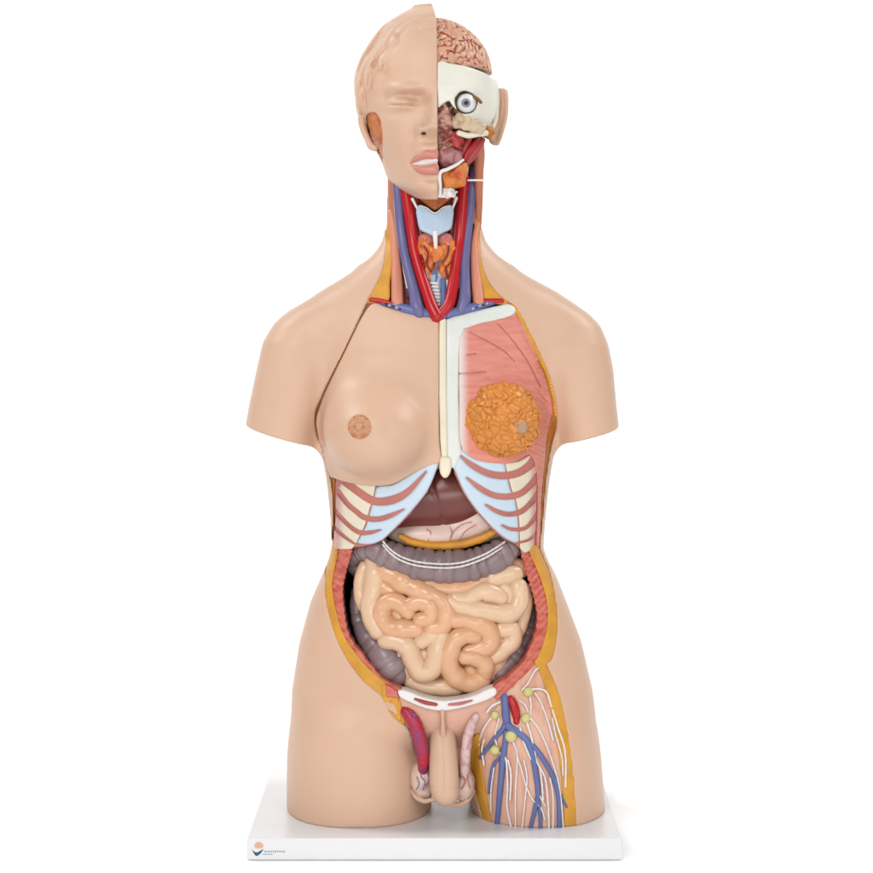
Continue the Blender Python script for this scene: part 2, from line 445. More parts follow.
# ---------------------------------------------------------------- the setting: a white paper sweep
def backdrop():
    prof = [(-3.2, 0)]
    prof += [(1.3, 0)]
    prof += [(1.3+.7*math.sin(math.radians(a)), .7-.7*math.cos(math.radians(a))) for a in range(6, 91, 6)]
    prof += [(2.0, 3.4)]
    V = []; F = []
    for (y, z) in prof: V += [(-3, y, z), (3, y, z)]
    for i in range(len(prof)-1): F.append((2*i, 2*i+1, 2*i+3, 2*i+2))
    me = bpy.data.meshes.new('backdrop'); me.from_pydata(V, [], F)
    me.polygons.foreach_set('use_smooth', [True]*len(F))
    o = link('backdrop', me, M_drop); o['kind'] = 'structure'
backdrop()

# ---------------------------------------------------------------- display base
def rounded_box(name, x0, x1, y0, y1, z0, z1, bev, m, parent):
    import bmesh
    bm = bmesh.new(); bmesh.ops.create_cube(bm, size=1)
    for v in bm.verts: v.co = ((x0+x1)/2+v.co.x*(x1-x0), (y0+y1)/2+v.co.y*(y1-y0), (z0+z1)/2+v.co.z*(z1-z0))
    bmesh.ops.bevel(bm, geom=bm.edges[:], offset=bev, segments=3, affect='EDGES', profile=.5)
    me = bpy.data.meshes.new(name); bm.to_mesh(me); bm.free()
    me.polygons.foreach_set('use_smooth', [False]*len(me.polygons))
    return link(name, me, m, parent)
BASE = rounded_box('display_base', -.1772, .1738, -.125, .125, .0005, .021, .0012, M_base, ROOT)
def decal(name, pts, m, parent, y=-.1255):
    """thin printed mark on the base's front edge, outline in photo pixels"""
    P = unproj(pts, 0, 125.3); Wd = to_world(P); n = len(Wd)
    V = [tuple(p) for p in Wd]+[(p[0], p[1]+.0002, p[2]) for p in Wd]
    F = [tuple(range(n)), tuple(range(n, 2*n))[::-1]]+[(i, n+i, n+(i+1) % n, (i+1) % n) for i in range(n)]
    me = bpy.data.meshes.new(name); me.from_pydata(V, [], F)
    import bmesh
    bm = bmesh.new(); bm.from_mesh(me); bmesh.ops.recalc_face_normals(bm, faces=bm.faces); bm.to_mesh(me); bm.free()
    return link(name, me, m, parent)
def emblem():
    c = [(258.8+4.6*math.cos(a)*(1+.12*math.sin(3*a)), 845.4+3.3*math.sin(a)) for a in np.linspace(0, 6.28, 18, endpoint=False)]
    decal('emblem_sun', c, M_lor, BASE)
    decal('emblem_swoosh', spline([(252,849.5),(254,851.5),(257,852.5),(261,850.5),(263.5,849.5),(260.5,853.5),(257,856),(254.5,854.5)], 4, True), M_lblue, BASE)
    x = 264
    V = []; F = []
    for row, (y, ws, hh) in enumerate([(851.4, (1.6,.9,1.8,1.2,1.0,1.9,1.1,1.5,1.2,1.6), .85), (854.2, (1.2,1.6,.9,1.3,1.1), .7)]):
        x = 264 if row == 0 else 263
        for ww in ws:
            P = to_world(unproj([(x,y+hh),(x+ww,y+hh),(x+ww+.3,y-hh*.7),(x+.5,y-hh*.7)], 0, 125.3)); k = len(V)
            V += [tuple(p) for p in P]; F.append((k, k+1, k+2, k+3)); x += ww+.75
    me = bpy.data.meshes.new('lettering'); me.from_pydata(V, [], F)
    link('lettering', me, M_lgrey, BASE)
emblem()

# ---------------------------------------------------------------- outlines traced from the photograph (pixels)
SKIN_EDGE = [(386,170),(386,225),(386,255),(381,275),(375,288),(369,299),(345,349),(324,392),(317,418),(322,446),(327,470),(330,490),(332,520),(331,545),
    (327,560),(326,578),(326,597),(330,617),(338,641),(351,665),(366,683),(383,697),(392,714),(399,723),(407,727),(412,740),(416,770),
    (424,812),(440,838),(478,838),(474,800),(471,765),(474,741),(480,700),(500,690)]
# (the thigh window has its own outline)
OPEN = poly2([(350,168),(384,215),(386,225),(386,255),(381,275),(375,288),(368,301),(345,349),(324,392),(317,418),(322,446),(328,470),(332,490),(333,520),(331,545),
    (326.5,560),(325.5,578),(326,597),(330,617),(338,641),(351,665),(366,683),(383,697),(392,714),(399,722),(406,726),(412,736),(416,752),(425,765),(443,770),(460,765),(472,752),
    (474,738),(490,720),(520,690),(541,667),(551,660),(556,640),(557,615),(554,592),(549,571),(540,549),(541.5,530),(543.8,505),(545.8,480),(550.5,450),(555.5,424),(553.5,396),(546,369),(531,336),(516,308),
    (508,302),(501,297),(490,284),(482,266),(479.5,250),(479.5,225),(484,212),(520,168)], smooth=6)
THIGH = poly2([(541,664),(549,671),(560,700),(568,740),(573,780),(576,832),(576,845),(490,845),(486,829),(476,792),(470.5,762),(471,744),(474,738),(490,716),(515,690)], smooth=6)
FAT_IN = poly2([(335,545),(332,575),(331,590),(335,612),(342,635),(355,655),(370,672),(386,685),(400,697),(402,712),(408,722),(430,745),(470,735),(500,705),(520,692),
    (537,664),(544,646),(549,625),(548,600),(541,576),(533,555),(520,520),(350,520)], smooth=6)
CAV = poly2([(352,545),(349,570),(345,590),(347,615),(352,635),(365,655),(385,680),(400,692),(420,699),(442,703),(465,701),(483,696),(495,688),(512,675),(525,660),(534,640),(538,620),(535,600),
    (526,570),(522,548),(524,520),(500,480),(445,440),(390,480),(345,520)], smooth=6)
PLATE = poly2([(373.2,303.2),(385,306.5),(400,311),(420,316),(437,318.5),(439.2,330),(439.2,400),(439.6,440),(441,461),(430,466),(415,472),(403,479),(392,484.5),(378,486),(362,485.5),(345,482),
    (334,478.5),(329,475),(323.5,455),(319,432),(318.4,416),(325,393),(345.6,350),(362,317)], smooth=5)

# ---------------------------------------------------------------- skin of the torso
def skin_fn(U, V, W):
    b = body0(U, V, W)
    op = np.minimum(sd_poly(U, V, OPEN), sd_poly(U, V, THIGH))
    cut = np.maximum(op, -10-W)
    cut = np.minimum(cut, np.maximum(V-228, -12-W)); b = np.maximum(b, V-803)
    b = smax(b, -np.maximum(cut, 2-(V*0+W) if False else cut), 1.6)
    b = np.maximum(b, 196-V+np.minimum(W, 0)*0)
    inner = body0(U, V, W)+13
    return np.maximum(b, -np.maximum(inner, V-798))
solid('torso_skin', ((238, 626), (190, 808), (-108, 100)), 1.75, skin_fn, M_skin, label='flesh coloured outer skin with sleeve-length arm stumps and cut thighs')

# ---------------------------------------------------------------- layers round the opening
def fat_cut(U, V): return sd_poly(U, V, FAT_IN)
def lim(*cs): return cs
BELLY = poly2([(322,547),(560,547),(566,600),(562,650),(545,668),(500,716),(478,724),(440,756),(412,744),(395,724),(330,690),(318,620)], smooth=0)
def abdomen_layers():
    def below(U, V): return 0
    FATBAND = poly2([(322,549),(326.5,560),(325.5,578),(326,597),(330,617),(338,641),(351,665),(366,683),(383,697),(392,714),(399,722),(404,724),(401,712),(398,700),(386,685),(370,672),(355,655),(342,635),(335,612),(331,590),(332,575),(336,549)], smooth=4)
    slab('abdominal_fat', [FATBAND], -1.2, 24, M_fat, k=2.2, h=1.1, grow=1.6)
    FATR = poly2([(530,546),(541,551),(549,571),(554,592),(557,615),(556,640),(551,658),(543,667),(537,664),(544,646),(549,625),(548,600),(541,576),(533,557)], smooth=5)
    slab('abdominal_fat', [FATR], -1.2, 24, M_fat, k=2.2, h=1.1, grow=1.6)
    MUSL = poly2([(336,548),(332,575),(331,590),(335,612),(342,635),(355,655),(370,672),(386,685),(396,693),(401,695),(400,690),(384,681),(363,657),(349,637),(344,616),(342,590),(346,570),(351,548)], smooth=5)
    slab('abdominal_muscle', [MUSL], -2.8, 24, M_abd, k=2, h=.9, grow=.8, extra=lambda d, U, V, W: d+.4*np.sin(1.25*(V*.85-U*.5)+.8*np.sin(U*.3)))
    MUSR = poly2([(533,553),(541,576),(548,600),(549,625),(544,646),(537,662),(521,680),(506,694),(497,700),(493,697),(494,689),(512,675),(525,660),(534,640),(538,620),(535,600),(526,570),(522,551)], smooth=5)
    slab('abdominal_muscle', [MUSR], -2.8, 24, M_abd, k=2, h=.9, grow=.8, extra=lambda d, U, V, W: d+.5*np.sin(1.25*(V*.7+U*.7)+.8*np.sin(U*.3)))
abdomen_layers()
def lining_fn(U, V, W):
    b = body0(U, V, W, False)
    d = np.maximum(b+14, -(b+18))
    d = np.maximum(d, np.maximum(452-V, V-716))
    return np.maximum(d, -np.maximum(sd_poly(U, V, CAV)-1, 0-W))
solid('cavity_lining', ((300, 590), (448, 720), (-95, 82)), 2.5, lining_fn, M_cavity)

# side strips of the chest opening
SIDE_L = poly2([(320,470),(335,474),(334.5,490),(334.5,520),(333.5,549),(322,549),(325,520),(324,490)], smooth=0)
slab('flank_fat', [SIDE_L], -2.2, 16, M_fat_dark, h=1.1)
SIDE_R = poly2([(506,298),(522,306),(538,336),(553,369),(561,396),(564,424),(560,452),(553,480),(549,505),(547,530),(546,552),(535,552),(539.5,530),(541.5,505),(543.2,480),(546.3,448),(548.5,430),(551.5,412),(547,392),(540,371),(526,338),(512,312)], smooth=4)
def serr(d, U, V, W): return d+.28*np.sin(V*1.75+U*.35)
slab('flank_fat', [SIDE_R], -1.6, 16, M_fat_dark, h=1.0, k=1.8)
SIDE_R2 = poly2([(513,305),(517,307),(533,336),(548,369),(556,396),(558.5,415),(554.5,415),(552,396),(545,371),(529,338)], smooth=4)
slab('flank_fat_rim', [SIDE_R2], -.6, 10, M_fat, h=.9, extra=serr, k=1.6, grow=.8)

# ---------------------------------------------------------------- chest
PL = slab('chest_plate', [PLATE], 0, 9, M_skin, h=1.1, body=body1, k=2.0, label='removable breast plate of plain skin with one breast')
ac = None
def on_plate(px, py):
    """point of the breast's surface under a photo pixel"""
    ww = 60.0
    for _ in range(60):
        P = unproj([(px, py)], 0, ww)[0]
        d = float(np.ravel(body1(np.array(P[0]), np.array(P[1]), np.array(P[2])))[0])
        ww -= d*.6
    return unproj([(px, py)], 0, ww)[0]
ap = on_plate(359.5, 427)
def disc_fn(c, r, out, k=1.5):
    def f(U, V, W):
        b = body1(U, V, W); q = np.sqrt((U-c[0])**2+(V-c[1])**2)
        return smax(smax(b-out-.45*np.sin(U*1.7)*np.sin(V*1.9+1), q-r, k), -(b+2), .5)
    return f
solid('areola', ((ap[0]-16, ap[0]+16), (ap[1]-16, ap[1]+16), (ap[2]-26, ap[2]+22)), .8, disc_fn(ap, 11.6, .7), M_areola, PL)
solid('nipple', ((ap[0]-9, ap[0]+9), (ap[1]-9, ap[1]+9), (ap[2]-12, ap[2]+12)), .6, lambda U, V, W: ell(U, V, W, (ap[0], ap[1], ap[2]), (4.2, 4.2, 4.5)), M_nipple, PL)
SEAM = poly2([(371,300),(365,312),(345,348),(323,392),(316.5,417),(320,445),(327,474),(331,476),(325,448),(321.5,417),(328,393),(349,350),(369,316),(376,305)], smooth=4)
slab('plate_seam', [SEAM], -1.0, 8, M_seam, PL, h=.9, grow=2.5)

STERN = poly2([(446,319.5),(455,316),(464,314),(464,331),(460,338),(458.8,360),(458.5,396),(460,440),(462,452),(456,468),(447,468),(446,400)], smooth=0)
CLAV = poly2([(450,318),(464,313.5),(478,310.3),(492,307),(499,305.6),(507,303.8),(513,305.5),(516,309.5),(515,313.5),(509,317),(494,321),(478,324.5),(464,329.5),(455,331)], smooth=3)
slab('sternum', [STERN], .9, 9, M_stern, h=.9, k=3, extra=lambda d, U, V, W: d)
slab('collarbone', [CLAV], .5, 9, M_stern, h=.9, k=3.5)
EDGE = poly2([(439.2,318.5),(446,318.5),(446.5,400),(447.5,440),(447.5,466),(442,463.5),(440,440),(439.2,400)], smooth=0)
slab('sternum_edge', [EDGE], 1.3, 9, M_cream, h=.9, k=1.8)
XIPH = poly2([(440,458),(445,456),(451,458),(451.5,468),(449.5,474.5),(446,478),(442,476.5),(439.5,470)], smooth=4)
slab('xiphoid', [XIPH], 3.0, 10, M_cream, h=.8, k=3)

PECT = poly2([(459,334),(464,329),(478,323),(494,320),(510,315),(514,311),(519,318),(530,337),(543,370),(550,393),(553,409),(551,421),(547.5,438),(545.5,460),(542.5,490),(541,520),(540,545),(536.5,546),(537,515),(537,480),(534,462),(528,455),(515,462),(490,466),(462,450),(459,400)], smooth=4)
GRO = [[(470,332,.5),(487,341,.8),(504,351,.6),(515,362,.3)],[(497,323,.4),(510,337,.8),(527,360,.6),(541,387,.4)],[(460,373.5,.5),(470,373,.8),(486,372,.5)],[(466,355,.3),(476,353.5,.6)],
    [(503,356,.4),(520,370,.8),(535,386,.7),(548,402,.5)],[(506,366,.3),(524,382,.7),(545,404,.5)],[(515,318,.3),(528,342,.6),(540,368,.4)],[(462,385,.3),(474,384,.5),(490,378,.3)]]
grl = [taper(g, 5) for g in GRO]
def pec_extra(d, U, V, W):
    g = None
    for p, r in grl:
        q = sd_line(U, V, p, r); g = q if g is None else np.minimum(g, q)
    fib = .22*np.sin(1.5*(V*.80-U*.52)+.8*np.sin(U*.07))
    return np.maximum(d, d*0+(d+.9*np.exp(-(np.maximum(g, 0)/.9)**2)))+fib*.5
PEC = slab('pectoral_muscle', [PECT], -1.0, 10, M_pec, h=.95, k=2, extra=pec_extra)
for g in GRO[:4]:
    P = spline(g, 5)
    tube('muscle_groove', P[:, :2], 0.34, M_line, PEC, off=-1.75, n=1, seg=6)

# mammary gland
mc = unproj([(501.5, 421)], 0)[0]; MR = 38.5
rr = np.random.RandomState(3); pts = []
while len(pts) < 210:
    a = rr.rand()*6.28; r = MR*1.05*math.sqrt(rr.rand()); p = (mc[0]+r*math.cos(a), mc[1]+r*math.sin(a))
    if all((p[0]-q[0])**2+(p[1]-q[1])**2 > 17+22*(math.sin(p[0]*.35)*math.sin(p[1]*.31+1)*.5+.5) for q in pts): pts.append(p)
    if rr.rand() < 3e-5: break
cel = cells(pts)
lw = waves(16, 16, 5)
def mam_fn(U, V, W):
    dw = 1.5*lw(U, V, W*0)
    F = cel(U+dw, V+.7*dw)
    t = np.clip(F/3.6, 0, 1); g = (1-np.sqrt(np.maximum(1-(1-t)**2, 0)))*2.7
    d = ell(U, V, W, (mc[0], mc[1], mc[2]-12), (MR, MR*1.01, 36))
    return d+g+.7*lw(V*.9, U*.9, W*.9)
MAM = solid('mammary_gland', ((mc[0]-42, mc[0]+42), (mc[1]-42, mc[1]+42), (mc[2]-20, mc[2]+30)), .75, mam_fn, M_mamma)
nw = mc[2]+19
ball('nipple', (520.5,427), 7.2, M_gnip, MAM, w=nw-.6, squash=(1,.95,.55), noise=.05)
ball('nipple_tip', (516.5,424), 2.4, M_gnip, MAM, w=nw+2.4, noise=.05)

# chest wall below the breast
WALL_L = poly2([(334,474),(440,460),(441,469),(436.5,472),(429,493),(411,516),(396,531),(384,542),(372,547),(353,550),(333,551),(332,500)], smooth=0)
WALL_R = poly2([(452,468),(462,448),(470,455),(543,436),(543,552),(530,554),(521,552),(514,546),(503,541),(490,530),(475.5,513.5),(462,494),(453,474)], smooth=0)
WL = slab('chest_wall_muscle', [WALL_L], -3.2, 9, M_inter, h=1.1, k=2, grow=-1.2)
WR = slab('chest_wall_muscle', [WALL_R], -2.6, 9, M_inter, h=1.1, k=2, grow=-1.2)
SL_L = [[(426,472,.7),(409,491,2.4),(394.5,499.5,3.3),(379.5,502,3.2),(369,499.3,3.3),(354,489,3.3),(345,482,3.5)],
        [(404,509.5,.5),(391.5,515.5,1.8),(378,519.5,2.1),(364.7,518,2.3),(355.7,511.5,2.2),(347,504,2.3),(338,492,2.4)],
        [(381,530,.4),(370.6,532.8,1.5),(360,533,1.9),(350,527,1.9),(339,516,2),(331,506,2)],
        [(354,544,.8),(344,537,1.6),(335,529,1.7),(330,525,1.8)]]
SL_R = [[(461,456.4,.8),(471.7,465,2.2),(486.6,473,2.6),(501.5,475.9,3),(516,474,3.2),(528,467,3.6),(536,457,4)],
        [(467,478,.7),(479,487.6,2),(492.5,495,2.3),(507.4,497,2.6),(521,493.6,2.8),(531,485,3),(537,477,3.2)],
        [(486,505,.8),(497,511.5,1.7),(509,514.5,2),(522,511.5,2.4),(533,501,2.6),(538,494,2.8)],
        [(502,525.5,.6),(512,529.6,1.4),(525,528.6,1.7),(533,520.4,2),(538,513,2.2)],
        [(516,543.5,.6),(527,541,1.2),(533,537,1.5),(539,530,1.6)]]
slL = [taper([(a, b, c*1.18) for a, b, c in s], 5) for s in SL_L]; slR = [taper([(a, b, c*1.15) for a, b, c in s], 5) for s in SL_R]
cutL = [(lambda U, V, p=p, r=r: sd_line(U, V, p, r)) for p, r in slL]
cutR = [(lambda U, V, p=p, r=r: sd_line(U, V, p, r)) for p, r in slR]
BLUE_L = poly2([(440,458),(428,463),(415,471),(404,478),(392,485),(377,487),(374,500),(371,508),(368,520),(365,528),(361,536),(357.5,543.5),(371,544.5),(382.5,540),(394,529.5),(409,514),(427,492),(436.5,470.5)], smooth=3)
CREAM_L = poly2([(376,484),(343,482),(336,490),(335,505),(335,520),(333.5,534),(333,549.5),(352,549.5),(356.5,543),(360,536),(364,528),(367,520),(370,508),(373,500)], smooth=0)
PINK_L = poly2([(345.5,482),(337,478),(334.5,490),(333.5,520),(333,540),(337,530),(339,515),(340.5,500),(342,490)], smooth=3)
slab('rib_cartilage', [BLUE_L], -.6, 8, M_cart, WL, h=.8, k=3.2, cuts=cutL)
def row(lines, k, left):
    """strip of the chest wall between slit k-1 and slit k"""
    out = []
    def vat(line, U):
        p = line[0]; q = p[np.argsort(p[:,0])]
        n = 10; e0 = q[0]+(q[0]-q[min(n, len(q)-1)])*3; e1 = q[-1]+(q[-1]-q[-1-min(n, len(q)-1)])*3
        q = np.vstack([e0, q, e1])
        return np.interp(U, q[:,0], q[:,1])
    if k < len(lines): out.append(lambda U, V: vat(lines[k], U)-V+.8)
    if k > 0: out.append(lambda U, V: V-vat(lines[k-1], U)+.8)
    return out
for k in range(5): slab('rib', [CREAM_L], -.9, 8, M_rib, WL, h=.8, k=2.6, cuts=cutL+row(slL, k, True), one=True)
0 and slab('pleura_edge', [PINK_L], -.5, 6, M_ribpink, WL, h=.9, k=2.2, cuts=cutL)
BLUE_R = poly2([(449.5,466),(455,462),(459,448),(466,453),(475,459),(490,462),(504,463.5),(506,472),(508.5,482),(511,491),(515,500),(516.5,508),(518,518),(518.5,527),(519,542.5),(514,543),(504.5,538),(492.5,528),(477.6,511.5),(464,492),(454.6,470.5)], smooth=3)
CREAM_R = poly2([(505,463.5),(519,461.5),(530.5,455),(537,468),(537,500),(536,530),(534,545),(529,552),(524,553.5),(520,549),(519.8,542),(519.3,527),(518.8,518),(517.3,508),(515.8,500),(511.8,491),(509.3,482),(506.8,472)], smooth=0)
PINK_R = poly2([(531.5,470),(536.5,466),(538,480),(537,510),(536,536),(533,540),(533.5,505)], smooth=3)
slab('rib_cartilage', [BLUE_R], -.2, 8, M_cart, WR, h=.8, k=3.2, cuts=cutR)
for k in range(6): slab('rib', [CREAM_R], -.5, 8, M_rib_r, WR, h=.8, k=2.6, cuts=cutR+row(slR, k, False), one=True)
0 and slab('pleura_edge', [PINK_R], -.3, 6, M_ribpink, WR, h=.9, k=2.2, cuts=cutR)

# ---------------------------------------------------------------- organs
def liver_fn(U, V, W):
    a = ell(U, V, W, (418, 494, 22), (66, 38, 44)); b = ell(U, V, W, (462, 485, 24), (40, 32, 40))
    return smin(a, b, 30)+1.2*np.exp(-((U-433-.25*(V-480))/1.6)**2)
solid('liver', ((345, 506), (446, 540), (-25, 76)), 1.6, liver_fn, M_liver)
def stom_fn(U, V, W):
    a = ell(U, V, W, (480, 512, 28), (46, 26, 32)); b = ell(U, V, W, (432, 529, 38), (44, 15, 25))
    return smin(a, b, 12)
STO = solid('stomach', ((380, 530), (478, 552), (-10, 72)), 1.4, stom_fn, M_stom)
for p in ([(450,541),(452,533),(450,527)],[(451,536),(456,529),(464,524),(472,522)],[(460,540),(466,531),(476,525)],[(428,541),(431,533),(427,529)]):
    tube('stomach_vessel', p, .45, M_rose, STO, w=62.5, seg=6)
tube('omentum', [(400,536,2.5),(410,541,4),(425,544.5,4.4),(445,545.5,4.4),(465,543.5,4.4),(482,538,4.4),(494,531.5,3.5),(500,528,2.5)], 4, M_oment, w=61, seg=12,
     pro=lambda L, th, i: 1+.05*math.sin(L*.9)+.04*math.sin(L*.37+th))
def haustra(period, amp, ph=0):
    def f(L, th, i):
        q = L/period+ph+.18*math.sin(L*.21+ph)
        c = abs(math.sin(math.pi*q)); k = math.floor(q)
        return 1-amp+amp*c**.45+.045*math.sin(k*2.4+th*.7)+.02*math.sin(th*5+k*1.7)
    return f
COL = tube('transverse_colon', [(357,570,9),(355,559,10),(362,551,11.5),(378,551,14),(396,559,16),(418,565,17.5),(443,567.5,18),(468,566,17.5),(490,560,17),(504,551,15),(514,542,12.5),(519,537,10)], 14, M_colon,
     w=[26,32,40,54,60,63,64,62,58,50,36,24], n=22, seg=48, pro=haustra(10.6, .17), label='grey violet large bowel crossing below the stomach')
for dy in (-1.9, 1.9):
    tube('taenia', [(383,543+dy*.9),(390,551+dy),(400,558+dy),(412,562.5+dy),(425,564.8+dy),(443,566+dy),(458,565+dy),(470,562+dy),(485,556+dy),(496,549.5+dy),(505,543.5+dy)], 1.05, M_taenia, COL,
         w=[68.5,73.5,77.5,80.5,81.8,82.3,81.8,80.2,77,71.5,63], seg=8, n=10, pro=lambda L, th, i: 1+.15*math.sin(L*1.2))
tube('ascending_colon', [(357,592,6),(356,605,7),(359,619,8.5),(366,634,11),(376,647,14),(386,658,16.5),(392,667,17),(397,673,14)], 10, M_colon, w=[26,32,38,46,54,60,62,61], n=16, seg=32, pro=haustra(15, .13, .6))
tube('descending_colon', [(532,600,4.5),(532,611,5.5),(530,624,6.5),(525,639,7.5),(517,652,9),(507,664,10.2),(497,674,10.2),(486,682,9)], 8, M_colon, w=[24,30,36,42,48,53,54,51], n=16, seg=32, pro=haustra(9.5, .15))
tube('bladder', [(405,694,5),(420,698,8),(440,700,9.5),(460,698,8.5),(478,693,6)], 8, M_bladder, w=56, seg=24)
# small bowel
def bw(u, v): return 60+19*(1-((u-441)/92)**2-((v-625)/78)**2)
SI = solid('small_intestine', ((360, 526), (560, 696), (0, 66)), 2.0, lambda U, V, W: ell(U, V, W, (441, 626, 20), (82, 64, 52)), M_gapshade, label='coiled cream small bowel loops filling the belly')
LOOPS = [
 (1, [(366,567,6.2),(362,578,6.6),(361,592,6.6),(364,606,6)], -4),
 (1, [(374,562,8.5),(376,575,9.5),(374,590,9.5),(371,604,9),(373,618,9.5),(379,630,9)], -1),
 (2, [(383,571,9),(394,576,9.6),(404,583,9.8),(410,586,8.8),(418,590,9.6),(430,596,9),(438,600,8)], 0),
 (2, [(414,583,5.5),(428,586,6.5),(448,589,6.8),(468,587,6.6),(485,578,5.5)], -2),
 (2, [(409,613,6.5),(402,605,7.5),(392,601,8),(384,606,8.4),(382,617,8.6),(390,627,8.6),(403,629,8.6),(417,629,8)], 1),
 (2, [(410,605,7),(420,602,7.8),(430,606,8),(430,617,7.6),(420,620,7)], 2),
 (2, [(436,597,7),(444,604,8.2),(446,615,8.4),(442,626,8.2),(431,629,7.4)], 2),
 (1, [(455,599,7),(468,599,7.6),(480,592,8.2),(493,594,8.4),(501,598,7)], 0),
 (1, [(450,602,7),(463,607,7.8),(482,611,8),(500,613.5,8.2),(513,611,8.6),(519,600,8.4),(518,586,7.6)], 1),
 (1, [(492,579,8.6),(504,576,9),(515,574,8)], -2),
 (2, [(505,570,6),(517,565,6),(522,572,6)], -8),
 (1, [(525,588,5),(526,604,5.5),(521,622,6.5),(517,632,6)], -7),
 (2, [(452,619,7.8),(466,620,8),(479,624,8.6),(489,632,9),(488,644,9),(476,650,8),(468,652,7)], 1),
 (2, [(476,636,6),(464,635,7.8),(454,641,8.8),(449,654,9),(450,668,9),(459,679,9),(472,683,8.8),(482,677,8.6)], 2),
 (2, [(464,657,6),(474,657,7.4),(484,663,8),(485,673,7.2)], 5),
 (1, [(501,629,7.8),(510,630,8.6),(512,640,8.6),(503,649,8.4),(492,657,8),(485,661,7)], -2),
 (1, [(500,653,7),(496,664,8),(489,673,7.4)], -6),
 (1, [(385,640,7.6),(397,641,8.6),(408,647,9),(413,659,9.2),(420,670,9.6),(431,669,9.2),(436,657,8.8),(438,645,8.6),(441,634,7.6)], 1),
 (1, [(440,634,7),(430,636,7.6),(421,641,7)], 1),
 (1, [(411,681,7),(424,686,8),(440,687,8.4),(456,687,8)], -3),
 (1, [(399,655,7),(404,668,7.5),(410,680,7)], -5),
 (2, [(379,580,7),(386,589,8),(393,593,8)], -5), (1, [(501,586,6),(508,593,7),(508,602,7)], -4), (2, [(397,612,6),(400,619,6)], -4), (2, [(470,668,6),(474,671,6)], -3), (1, [(425,652,6),(426,662,6)], -5), (1, [(497,640,6),(498,646,6)], -5),
]
for kind, P, dz in LOOPS:
    L = [(a, b, c*1.2) for a, b, c in P]
    ph = RS.rand()*6
    tube('intestine_loop', L, 8, M_si1 if kind == 1 else M_si2, SI, w=lambda u, v, dz=dz: bw(u, v)+dz-4.5, n=10, seg=24,
         pro=lambda L, th, i, ph=ph: 1+.04*math.sin(L*.22+ph)+.025*math.sin(L*.41+ph*2))

# ---------------------------------------------------------------- groin
GRO_P = poly2([(398,694),(420,702),(442,708),(470,704),(496,694),(520,680),(536,664),(530,690),(505,720),(486,734),(480,755),(474,775),(460,796),(425,796),(414,768),(411,738),(403,722),(400,708)], smooth=0)
slab('groin_muscle', [GRO_P], -3.5, 30, M_groin, h=1.2, k=2, grow=1)
PUB = poly2([(398,691),(404,690.5),(412,693),(425,698),(442,701),(462,699),(476,695),(484,691),(494,688),(496.5,694),(487,700),(472,705),(458,708.5),(442,711),(426,708.5),(410,702.5),(400,697)], smooth=4)
pslots = [taper([(415,699,1.0),(425,702.5,1.9),(436,704.5,1.5)], 4), taper([(449,704.6,1.0),(460,703.5,1.5),(472,700.5,.8)], 4)]
PB = slab('pubic_bone', [PUB], 1.2, 20, M_white, h=.8, k=2.0, cuts=[(lambda U, V, p=p, r=r: sd_line(U, V, p, r)) for p, r in pslots], rough=.2)
for p in ([(414.5,698.8),(425,702.4),(437,704.6)], [(448,704.7),(460,703.5),(473,700.3)]):
    tube('pubic_marrow', p, 2.4, M_red if p[0][0] < 440 else M_rose, PB, off=-2.3, seg=8)
FLAP = poly2([(383,684),(397,692),(399,707),(402,722),(394,717),(384,708),(382,697)], smooth=3)
def flap_hole(U, V, p=poly2([(386,703),(392,702),(396,707),(398,716),(392,712),(385,706)], smooth=3)): return sd_poly(U, V, p)
slab('fascia_flap', [FLAP], .2, 14, M_fat, h=.9, k=2, cuts=[flap_hole])
slab('fascia_window', [poly2([(385,701),(393,700),(397,706),(400,719),(392,714),(384,707)], smooth=3)], -1.2, 12, M_skin, h=.9)
slab('fascia_muscle', [poly2([(385,683),(397,691),(399,699),(386,697)], smooth=0)], .9, 10, M_abd, h=.9)
tube('penis', [(443,728,8),(443,736,11.5),(443.5,750,13.2),(444,768,13.6),(444.5,782,13.4),(445.5,792,12.4),(446.5,797,10)], 12, M_skin, off=[-2,1,3,7,12,15,14], w=None, n=8, seg=32,
     pro=lambda L, th, i: 1-.05*math.exp(-((th-math.pi/2+0)/.12)**2)-.035*math.exp(-((L-55)/1.6)**2)) if False else None
def penis():
    cs = [(443,734,78,10.5),(443,745,82,12.5),(443.5,760,86,13),(444,775,89,13.2),(444.5,786,90,13.2),(446,794,89,11.5)]
    pts = spline([unproj([(a, b)], 0, c)[0].tolist()+[r*.95] for a, b, c, r in cs], 6)
    def f(U, V, W):
        d = 1e9
        for p in pts: d = smin(d, np.sqrt((U-p[0])**2+(V-p[1])**2+((W-p[2])*1.05)**2)-p[3], 3) if not isinstance(d, float) else np.sqrt((U-p[0])**2+(V-p[1])**2+((W-p[2])*1.05)**2)-p[3]
        mid = 443.2+(V-720)*.012
        d = d+1.1*np.exp(-((U-mid)/.9)**2)*(V < 768)
        d = d+.7*np.exp(-((V-(762+.006*(U-443)**2))/1.3)**2)
        return d
    P = np.array(pts)
    return solid('penis', ((P[:,0].min()-18, P[:,0].max()+18), (P[:,1].min()-16, P[:,1].max()+16), (P[:,2].min()-18, P[:,2].max()+18)), .9, f, M_skin)
PEN = penis()
tube('suspensory_ligament', [(442.5,711,2.6),(442.8,720,2.2),(443,730,3),(443,738,4)], 3, M_groin, off=[0,0,2,5], seg=12)
